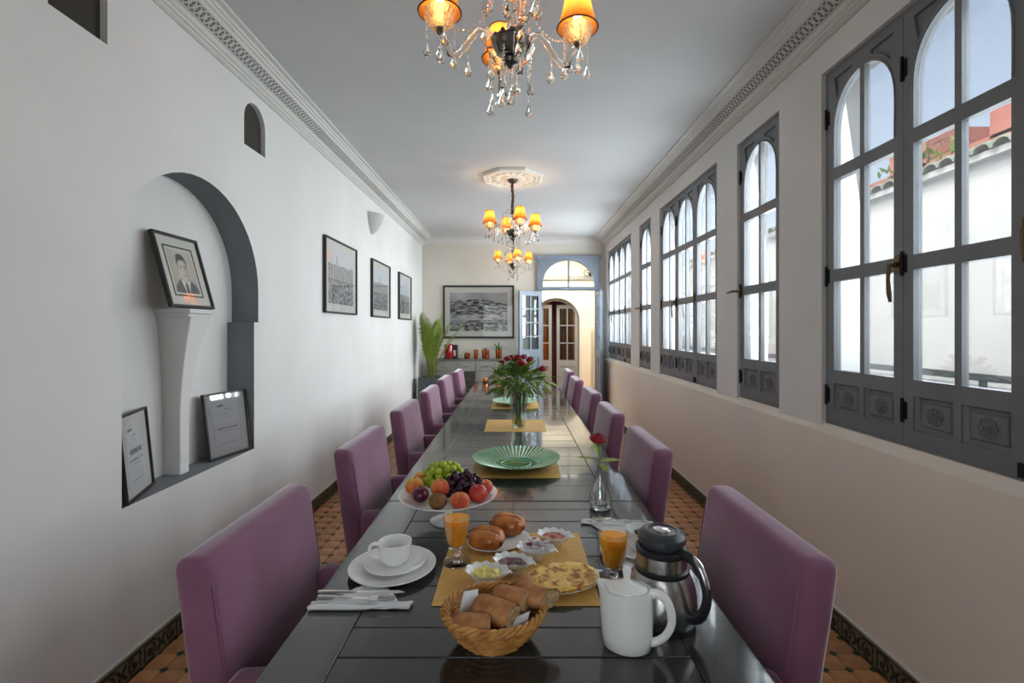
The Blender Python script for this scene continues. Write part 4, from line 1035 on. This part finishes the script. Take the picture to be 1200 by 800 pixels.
# bread basket
BK = thing('bread_basket', (-.045, 1.075, Zt), 'oval woven wicker basket filled with cut bread', 'basket', None, .22)
WICK = mat('wicker', (206, 150, 80), .55, col2=(162, 104, 46), ns=30, bump=.3, bs=90)
ra, rb_ = .112, .096
for k in range(9):
    t_ = k/8; sc_ = .60+.36*sin(t_*pi/2*.95); z = .006+.060*t_; m = MB(); n_ = 96
    m.tube([(ra*sc_*cos(2*pi*q/n_)*(1+.018*sin(q*pi/2+k*pi)), rb_*sc_*sin(2*pi*q/n_)*(1+.018*sin(q*pi/2+k*pi)), z+.001*sin(q)) for q in range(n_)], .0046, 6, closed=True); m.build('wicker_strand', WICK, BK)
for ph in range(3):
    n_ = 120; m = MB(); m.tube([((ra-.001+.0055*cos(12*2*pi*q/n_+ph*2.094))*cos(2*pi*q/n_), (rb_-.001+.0055*cos(12*2*pi*q/n_+ph*2.094))*sin(2*pi*q/n_), .070+.0055*sin(12*2*pi*q/n_+ph*2.094)) for q in range(n_)], .0048, 6, closed=True); m.build('braided_rim', WICK, BK)
for k in range(24):
    a = 2*pi*k/24; m = MB(); m.tube([(ra*(.60+.36*sin(t_*pi/2*.95))*cos(a)*1.0, rb_*(.60+.36*sin(t_*pi/2*.95))*sin(a), .006+.06*t_) for t_ in (0, .25, .5, .75, 1)], .003, 5); m.build('stake', WICK, BK)
MB().lathe([(0, .001), (ra*.60, .001), (ra*.60, .006), (0, .007)], 40, sy=rb_/ra).build('base', WICK, BK)
BRC = bpy.data.materials.new('bread_crust'); BRC.use_nodes = True; n = BRC.node_tree.nodes; Lk = BRC.node_tree.links; b = n['Principled BSDF']
tc = n.new('ShaderNodeTexCoord'); t1 = n.new('ShaderNodeTexNoise'); t1.inputs['Scale'].default_value = 30; t1.inputs['Detail'].default_value = 8; Lk.new(tc.outputs['Object'], t1.inputs[0])
r = n.new('ShaderNodeValToRGB'); e = r.color_ramp.elements; e[0].position = .35; e[0].color = lin((152, 90, 46))+(1,); e[1].position = .7; e[1].color = lin((196, 140, 88))+(1,)
Lk.new(t1.outputs[0], r.inputs[0]); Lk.new(r.outputs[0], b.inputs['Base Color']); b.inputs['Roughness'].default_value = .7; bp = n.new('ShaderNodeBump'); bp.inputs['Strength'].default_value = .3; bp.inputs['Distance'].default_value = .003; Lk.new(t1.outputs[0], bp.inputs['Height']); Lk.new(bp.outputs[0], b.inputs['Normal'])
CRUMB = mat('bread_crumb', (206, 178, 132), .9, col2=(172, 140, 96), ns=60, bump=.8, bs=120)
def roll(c, rz, L, r, label, tilt=0, bend=0, seed=0):
    t = thing('bread_piece', c, label, 'bread', 'bread pieces in the basket', rz); t.rotation_euler = (tilt, 0, rz)
    m = MB(); vs = []; fs = []; n_, K = 24, 14
    for i in range(K+1):
        u = i/K; x = -L/2+L*u; rr = r*min(1, (1-(1-u/.25)**2)**.5 if u < .25 else 1) if u > 0 else .002
        if u > .9: rr *= 1-.02*(u-.9)*10
        for q in range(n_):
            a = 2*pi*q/n_; k = 1+.035*noise.noise(Vector((x*30, cos(a)*1.5, sin(a)*1.5+seed)))
            vs.append((x, rr*cos(a)*k+bend*(u-.5)**2, rr*sin(a)*.74*k))
    for i in range(K):
        for q in range(n_): a = i*n_+q; b_ = i*n_+(q+1) % n_; fs.append((a, b_, b_+n_, a+n_))
    m.add(vs, fs); m.build('crust', BRC, t, ang=60)
    c2 = MB(); c2.add([(L/2+.0008, y*.93, z*.93) for x, y, z in vs[-n_:]]+[(L/2-.004, y*.9, z*.9) for x, y, z in vs[-n_:]], [tuple(range(n_))]+[(q, (q+1) % n_, (q+1) % n_+n_, q+n_) for q in range(n_)]); c2.build('cut_face', CRUMB, t, smooth=False)
roll((-.094, 1.018, .824), .0, .085, .030, 'bread roll half at the front left of the basket', .1, 0, 1)
roll((-.048, 1.058, .834), -.55, .105, .032, 'bread roll half lying across the middle of the basket', .1, 0, 2)
roll((-.012, 1.098, .840), -.40, .088, .030, 'bread roll half behind the middle piece, cut face to the right', .0, 0, 3)
roll((.030, 1.115, .842), -1.0, .110, .029, 'long curved bread piece along the back right rim of the basket', .15, .10, 4)
roll((-.055, 1.085, .800), .6, .09, .026, 'bread piece underneath the others in the basket', 0, 0, 5)
def paper(pts, label, nm='paper_napkin'):
    m = MB(); m.add(pts, [(0, 1, 2, 3)]); o = m.build(nm, PAPER); s = o.modifiers.new('s', 'SOLIDIFY'); s.thickness = .0012; b = o.modifiers.new('b', 'SUBSURF'); b.subdivision_type = 'SIMPLE'; b.levels = b.render_levels = 2; return tag(o, label, 'napkin', 'paper sheets in the bread basket')
paper([(-.128, 1.06, .80), (-.080, 1.085, .80), (-.083, 1.10, .858), (-.113, 1.075, .866)], 'white paper corner sticking up at the back left of the basket')
paper([(-.030, 1.012, .808), (.028, 1.038, .824), (.034, 1.052, .836), (-.030, 1.032, .822)], 'white paper strip at the front right of the basket')

# white pot
PT = thing('white_pot', (.245, 1.052, Zt), 'tall white oval porcelain pot with lid in front of the steel flask', 'pot', None, -.25)
m = MB(); vs = []; fs = []; n_ = 48
prof = [(.0, 0, 0), (.041, 0, 0), (.046, .004, 0), (.0495, .03, 0), (.0505, .07, .1), (.049, .105, .4), (.048, .126, 1), (.046, .127, 1), (.045, .12, .8), (0, .118, 0)]
for r_, z, k in prof:
    for q in range(n_):
        a = 2*pi*q/n_; sp = k*.26*max(0, -cos(a))**10; sx = 1+sp
        zz = z+k*(.012*max(0, -cos(a))**6-.010*cos(a)*-.3)
        vs.append((r_*1.10*cos(a)*sx, r_*.86*sin(a), zz))
for i in range(len(prof)-1):
    for q in range(n_): a = i*n_+q; b_ = i*n_+(q+1) % n_; fs.append((a, b_, b_+n_, a+n_))
m.add(vs, fs); m.build('body', PORC, PT, ang=50)
MB().ctube([(.046, 0, .118), (.064, 0, .122), (.082, 0, .110), (.092, 0, .085), (.092, 0, .058), (.080, 0, .034), (.062, 0, .020), (.045, 0, .014)], [.008, .0075, .007, .0065, .006, .006, .0065, .007], 12, flat=1.4).build('handle', PORC, PT)
ld = MB().lathe([(0, .120), (.040, .120), (.042, .124), (.040, .129), (.028, .136), (.012, .141), (.0065, .146), (.0075, .156), (.0095, .166), (.0075, .173), (0, .175)], 40, sx=1.08, sy=.84).build('lid', PORC, PT)

# vacuum flask
TH = thing('vacuum_flask', (.352, 1.155, Zt), 'brushed steel vacuum flask with black lid and handle', 'flask', None, -.95)
TH.scale = (1, 1, 1)
MB().lathe([(0, .004), (.074, .004), (.077, .008), (.0785, .02), (.081, .035), (.0805, .06), (.076, .085), (.069, .105), (.062, .118), (.0, .118)], 56).build('body', STEEL, TH)
MB().lathe([(0, 0), (.076, 0), (.077, .005), (0, .006)], 48).build('base_ring', BLACKP, TH)
MB().lathe([(0, .117), (.0625, .117), (.064, .121), (.064, .127), (.061, .130), (0, .130)], 48).build('black_band', BLACKP, TH)
MB().lathe([(0, .129), (.0585, .129), (.058, .162), (.0, .162)], 48).build('neck', STEEL, TH)
MB().lathe([(0, .161), (.060, .161), (.061, .170), (.055, .175), (0, .175)], 48).build('lid_collar', BLACKP, TH)
m = MB(); m.lathe([(0, .175), (.045, .175), (.047, .181), (.053, .184), (.056, .190), (.055, .200), (.048, .208), (.036, .2115), (.034, .209), (.0, .209)], 48); m.build('lid', mat('graphite_plastic', (58, 60, 66), .3), TH)
MB().lathe([(0, .2085), (.021, .2085), (.021, .212), (.018, .2135), (0, .2138)], 32, sx=1, sy=.8).build('lid_badge', CHROME, TH)
MB().prism([(-.045, -.018), (-.078, -.007), (-.078, .007), (-.045, .018)], ZW, .178, .186).build('spout', BLACKP, TH, bevel=.002)
m = MB(); m.ctube([(.05, 0, .172), (.075, 0, .174), (.098, 0, .160), (.115, 0, .130), (.120, 0, .098), (.112, 0, .066), (.098, 0, .046), (.076, 0, .036)], [.011, .011, .010, .0095, .0095, .010, .011, .012], 12, flat=1.1); m.build('handle', BLACKP, TH)
m = MB(); m.ctube([(.078, 0, .180), (.102, 0, .166), (.119, 0, .136), (.1245, 0, .108)], [.006, .009, .0088, .004], 10, flat=.8); m.build('chrome_inlay', CHROME, TH)

# green fluted dish
GDM = mat('green_glazed_ceramic', (84, 150, 112), .18, col2=(54, 118, 82), ns=18, coat=.5); GDC = mat('pale_ridge_glaze', (188, 214, 180), .2, coat=.5); OLV = mat('olive_glaze', (120, 130, 50), .2, col2=(70, 120, 70), ns=10, coat=.5)
def dish(c, r, ma, mb_, mc, label, nr=44):
    t = thing('fluted_dish', c, label, 'dish', 'fluted dishes down the table')
    fp = lambda a, z: 1
    MB().lathe([(0, 0), (r*.42, 0), (r*.44, .004), (r*.7, .018), (r*.98, .040), (r, .043), (r*.985, .0445), (r*.7, .0225), (r*.42, .0085), (0, .0075)], 88, wob=lambda a, z: 1+.006*cos(44*a)).build('dish_body', ma, t)
    for k in range(nr):
        a = 2*pi*k/nr; ca, sa = cos(a), sin(a)
        for j in range(1):
            m = MB(); m.tube([(ca*r*q, sa*r*q, z) for q, z in ((.46, .0115), (.58, .0165), (.7, .0245), (.84, .034), (.98, .0450))], [.0015, .0022, .0027, .0032, .0036], 5); m.build('flute', mb_, t)
    MB().lathe([(0, .0085), (r*.20, .0085), (r*.21, .0098), (r*.16, .0112), (0, .0105)], 32).build('centre_boss', mc, t)
    MB().tube([(r*.33*cos(2*pi*q/40), r*.33*sin(2*pi*q/40), .0095) for q in range(40)], .002, 5, closed=True).build('inner_ring', mb_, t)
dish((.009, 2.45, ZM_), .225, GDM, GDC, OLV, 'large green glazed fluted dish in the middle of the table', 56)
dish((.0, 4.42, ZM_), .205, mat('mint_ceramic', (168, 206, 184), .2, coat=.4), GDC, GDC, 'pale mint green fluted dish behind the bouquet vase', 44)

# flowers
def leafmesh(L, W, m, curl=.25, nm='leaf'):
    b = MB(); vs = []; fs = []; K = 6
    for i in range(K+1):
        u = i/K; w_ = W*(sin(pi*min(1, u*.97+.03))**.8)*.5; x = L*u; z = -curl*L*u*u
        vs += [(x, -w_, z+.15*w_), (x, 0, z-.1*w_), (x, w_, z+.15*w_)]
    for i in range(K):
        for k in range(2): a = i*3+k; fs.append((a, a+1, a+4, a+3))
    b.add(vs, fs); return b.mesh(nm, m, ang=80)
def rose_mesh(r, nm='rose_bloom'):
    b = MB(); rnd = random.Random(2)
    for lay in range(5):
        npt = 3+lay; rr = r*(.25+.19*lay)
        for k in range(npt):
            a0 = 2*pi*k/npt+lay*1.1; vs = []; fs = []
            for j in range(6):
                v = j/5
                for i in range(6):
                    u = i/5-.5; a = a0+u*2*pi/npt*1.45; q = rr*(.28+.80*sin(v*pi*.72))+r*.12*(lay/4)*v**4; z = r*(-.60+1.35*v*(1-.09*lay))-r*.25*abs(u)**2*v*2
                    vs.append((q*cos(a), q*sin(a), z))
            for j in range(5):
                for i in range(5): a = j*6+i; fs.append((a, a+1, a+7, a+6))
            b.add(vs, fs)
    return b.mesh(nm, ROSE, ang=80)
bv = thing('bouquet_vase', (.030, 3.42, ZM_), 'tall clear glass vase holding the big bouquet', 'vase')
MB().lathe([(0, 0), (.042, 0), (.046, .006), (.05, .03), (.058, .12), (.068, .232), (.065, .232), (.055, .12), (.047, .035), (.04, .016), (0, .014)], 36).build('glass_body', pane_mat('vase_glass', (236, 244, 236), .3), bv)
MB().lathe([(0, 0.001), (.042, .001), (.044, .010), (0, .0135)], 32).build('thick_base', GLASS, bv)
bq = thing('rose_bouquet', (.030, 3.42, ZM_), 'bouquet of red roses with willowy green leaves in the glass vase', 'bouquet')
rnd = random.Random(11)
for k in range(34):
    a = rnd.uniform(0, 2*pi); r0 = rnd.uniform(0.005, .034); r1 = rnd.uniform(.01, .054)
    MB().tube([(r0*cos(a+2), r0*sin(a+2), .018), (r1*.6*cos(a), r1*.6*sin(a), .13), (r1*cos(a), r1*sin(a), .24)], .0028, 5).build('stem', STEMG, bq)
LMs = [leafmesh(L, W, m, c) for L, W, m, c in ((.085, .030, LEAFB, .25), (.10, .024, LEAFB, .4), (.07, .034, LEAFB, .1), (.11, .020, LEAFY, .35), (.07, .028, LEAFY, .2))]
for k in range(296):
    a = rnd.uniform(0, 2*pi); q_ = rnd.random()**.45; el = rnd.uniform(-.9, 1.45)
    p = Vector((.185*q_*cos(a)*cos(el), .16*q_*sin(a)*cos(el), .325+.105*q_*sin(el)))
    far_ = cos(a) > .75 and -.7 < el < .2
    if far_: p.x *= 1.25; p.z += .01
    me = LMs[rnd.choice((3, 4, 3))] if far_ or rnd.random() < .12 else LMs[rnd.choice((0, 1, 2, 0))]
    link('leaf', me, bq, p, (rnd.uniform(-.9, .9), -max(-.35, el*.8)+rnd.uniform(-.45, .45), a+rnd.uniform(-.8, .8)), rnd.uniform(.7, 1.05))
for k in range(16):
    a = rnd.uniform(0, 2*pi); R_ = rnd.uniform(.10, .19)
    MB().tube([(.02*cos(a), .02*sin(a), .22), (R_*.5*cos(a), R_*.5*sin(a), .32), (R_*cos(a)*1.15, R_*sin(a), .34+rnd.uniform(-.05, .1))], .002, 4).build('stem', STEMG, bq)
RM = rose_mesh(.028)
for (px, py, dy, s_) in ((594.5, 420, -.04, .9), (602, 421, .03, .8), (611, 425.5, -.10, 1.25), (607, 419, .0, 1), (613.5, 418, .06, .9), (621, 421, -.05, 1), (588, 424, .05, .8), (636, 432, -.06, 1.05), (599, 418, .09, .7)):
    Y = 3.42+dy; p = Vector(((px-603)*Y/565-.03, dy, 1.45-(py-386)*Y/565-ZM_)); link('rose_bloom', RM, bq, p, (rnd.uniform(-.3, .6), rnd.uniform(-.4, .4), rnd.uniform(0, 6)), s_)
    MB().tube([(p.x*.1, p.y*.1, .22), (p.x*.6, p.y*.7, .32), (p.x, p.y, p.z-.01)], .0028, 5).build('stem', STEMG, bq)
# bud vase
vx, vy = .332, 1.868
v = thing('bud_vase', (vx, vy, Zt), 'small clear glass bottle vase with a single rose, right of the fruit', 'vase')
MB().lathe([(0, 0), (.034, 0), (.042, .008), (.0445, .024), (.040, .05), (.028, .082), (.017, .11), (.0125, .135), (.013, .155), (.017, .170), (.0155, .170), (.0115, .155), (.011, .135), (.0155, .11), (.026, .082), (.038, .05), (.0425, .024), (.040, .012), (.03, .008), (0, .008)], 32).build('glass_body', pane_mat('bud_vase_glass', (250, 252, 252), .35, .8), v)
MB().lathe([(0, .0005), (.034, .0005), (.041, .008), (.0425, .018), (.0, .014)], 32).build('thick_base', GLASS, v)
v = thing('single_rose', (vx, vy, Zt), 'single dark red rose with leaves standing in the small bottle vase', 'rose')
MB().tube([(.002, 0, .012), (0, .002, .10), (-.002, 0, .18), (-.007, 0, .25)], .0022, 6).build('stem', STEMG, v)
link('rose_bloom', rose_mesh(.031), v, (-.008, 0, .266), (.1, .1, 0)); 
LM1 = leafmesh(.085, .034, mat('rose_leaf', (140, 158, 66), .4, col2=(104, 128, 46), ns=10), .1); LM2 = leafmesh(.06, .028, MC['rose_leaf'], .2)
for p, r_, me in (((-.004, 0, .186), (0, -.15, pi-.15), LM1), ((0, 0, .180), (.1, -.12, .1), LM1), ((-.003, 0, .19), (.2, -1.0, 2.4), LM2), ((0, 0, .17), (0, .1, -1.2), LM2), ((-.005, 0, .20), (.2, -.9, 1.9), LM2)):
    link('leaf', me, v, p, r_)
MB().lathe([(0, -.015), (.008, -.010), (.012, 0), (.0, .002)], 8, (-.008, 0, .252)).build('calyx', STEMG, v)

# small copper tealight holders far down the table
for k, (x, y, lab) in enumerate(((-.385, 6.3, 'small reddish copper tealight holder near the far left table corner'), (-.22, 6.25, 'small copper tealight holder just right of the other at the far table end'))):
    t = thing('tealight_holder', (x, y, Zt), lab, 'candle holder', 'copper tealight holders')
    MB().lathe([(0, 0), (.022, 0), (.036, .02), (.034, .045), (.028, .055), (.026, .052), (.031, .04), (.03, .02), (0, .01)], 16).build('cup', COPPER, t); MB().lathe([(0, .012), (.02, .012), (.02, .03), (0, .03)], 12).build('candle', PAPER, t)

# ================================================================== SIDEBOARD, PALM, POTS
SBM = mat('sideboard_grey', (150, 150, 143), .5, col2=(140, 140, 133), ns=5)
sb = thing('sideboard', (-.65, 8.02, 0), 'long pale grey sideboard against the end wall', 'sideboard')
MB().box(-.65, .65, 0, .36, .06, .93).build('carcass', SBM, sb, bevel=.004)
MB().box(-.68, .68, -.02, .375, .93, .955).build('top', mat('sideboard_top', (112, 112, 108), .4), sb, bevel=.004)
for k in range(4):
    x0 = -.64+k*.32
    d = MB().box(x0+.005, x0+.315, -.016, 0, .76, .92).build('drawer', SBM, sb, bevel=.003); MB().tube([(x0+.10, -.028, .84), (x0+.22, -.028, .84)], .005, 6).build('handle', CHROME, d)
    for x in (x0+.10, x0+.22): MB().tube([(x, -.028, .84), (x, -.014, .84)], .004, 6).build('handle_post', CHROME, d)
    d = MB().box(x0+.005, x0+.315, -.016, 0, .07, .75).build('cabinet_door', SBM if k != 1 else mat('dark_door_front', (62, 62, 60), .5), sb, bevel=.003)  # one cabinet door has a dark panel front
    MB().box(x0+.05, x0+.27, -.022, -.015, .12, .70).build('door_panel', SBM, d, bevel=.003) if k != 1 else MB().tube([(x0+.08, -.03, .62), (x0+.24, -.03, .62)], .006, 6).build('handle', CHROME, d)
cmx = thing('coffee_machine', (-1.075, 8.12, .955), 'red and black capsule coffee machine on the left of the sideboard', 'coffee machine')
MB().lathe([(0, 0), (.085, 0), (.09, .01), (.088, .22), (.075, .24), (0, .245)], 24, (-.03, 0, .01), sx=.9).build('body', mat('glossy_red', (150, 22, 24), .25, coat=.5), cmx)
MB().box(.03, .11, -.06, .06, .012, .05).build('drip_tray', BLACKP, cmx, bevel=.004); MB().box(.03, .12, -.055, .055, .15, .24).build('brew_head', BLACKP, cmx, bevel=.01); MB().box(.09, .12, -.05, .05, .02, .2).build('side_tank', BLACKP, cmx, bevel=.01)
MB().box(-.13, .16, -.09, .09, 0, .012).build('tray', BLACKP, cmx, bevel=.003)
def potted(x, y, r, h, label, leaves, L, W, sp, cat='plant'):
    t = thing('copper_pot', (x, y, .955), label, cat, 'copper pots on the sideboard')
    MB().lathe([(0, 0), (r*.8, 0), (r*.95, h*.1), (r, h), (r*.93, h), (r*.85, h*.8), (0, h*.8)], 20).build('pot', COPPER, t)
    MB().lathe([(0, h*.8), (r*.84, h*.8), (0, h*.86)], 12).build('soil', CHAIN, t)
    lm = leafmesh(L, W, LEAF, .3)
    for k in range(leaves): a = k*2.4; link('leaf', lm, t, (0, 0, h*.82), (0, -1.2+sp*(k/leaves), a), .7+.3*((k*7) % 5)/4)
pots = [(547.5, .05, .10, 'small dark bowl with a copper rim, leftmost on the sideboard', 5, .06, .02, .9), (557.6, .037, .155, 'slim copper mug with a tiny sprig on the sideboard', 6, .06, .016, .8), (569, .062, .15, 'wide copper pot with a low green plant on the sideboard', 18, .10, .018, 1.0), (584.5, .055, .16, 'copper pot with a spiky green plant, rightmost on the sideboard', 26, .22, .02, 1.0)]
for px, r_, h_, lab, nl, L_, W_, sp in pots: potted((px-603)*8.12/565, 8.12, r_, h_, lab, nl, L_, W_, sp)
pl = thing('potted_palm', (-1.345, 7.72, 0), 'tall potted palm in the far left corner of the room', 'plant')
MB().plate(rect(-.17, .17, -.17, .17), [rectr(-.15, .15, -.15, .15)], ZW, 0, .70).build('planter', mat('planter_charcoal', (72, 76, 74), .5), pl, bevel=.006)
MB().box(-.15, .15, -.15, .15, .05, .66).build('soil', CHAIN, pl)
rnd = random.Random(21)
def frond(L, lean, seed):
    b = MB(); r2 = random.Random(seed); K = 26; P_ = [];
    for i in range(K+1):
        u = i/K; x = lean*L*(u**1.8); z = L*(u-.18*lean*u*u*u); P_.append(Vector((x, 0, z)))
    b.tube(P_, [.009*(1-.8*i/K) for i in range(K+1)], 5, 0)
    for i in range(9, K+1):
        u = (i-9)/(K-9); l = .235*(sin(pi*(u*.80+.16))**.8); t_ = (P_[i]-P_[i-1]).normalized()
        for s_ in (-1, 1):
            d = (Vector((0, s_, 0))*.75+t_*.75+Vector((r2.uniform(-.1, .1), 0, r2.uniform(-.1, .1)))).normalized(); nrm = d.cross(t_).normalized(); wv = d.cross(nrm).normalized()*.0085
            p = P_[i]; q1 = p+d*l*.5+Vector((0, 0, .01)); q2 = p+d*l+Vector((0, 0, -.05*l/.2))
            b.add([p-wv*.4, p+wv*.4, q1+wv, q1-wv, q2], [(0, 1, 2, 3), (3, 2, 4)], 1)
    return b.mesh('frond', [STEMG, LEAFY], ang=80, fix=False)
FMs = [frond(L, ln, i) for i, (L, ln) in enumerate(((1.10, .12), (1.0, .28), (.9, .42), (.8, .5), (1.15, .2)))]
for k in range(22):
    a = 2*pi*k/22+rnd.uniform(-.2, .2); me = FMs[k % 5]
    if cos(a) < -.1: a2 = a; me = FMs[0]
    if sin(a) > .4: me = FMs[0]
    link('frond', me, pl, (.05*cos(a), .05*sin(a), .66), (0, 0, a), rnd.uniform(.78, .98))
link('frond', FMs[1], pl, (.05, -.03, .70), (0, .25, -.1), 1.0)
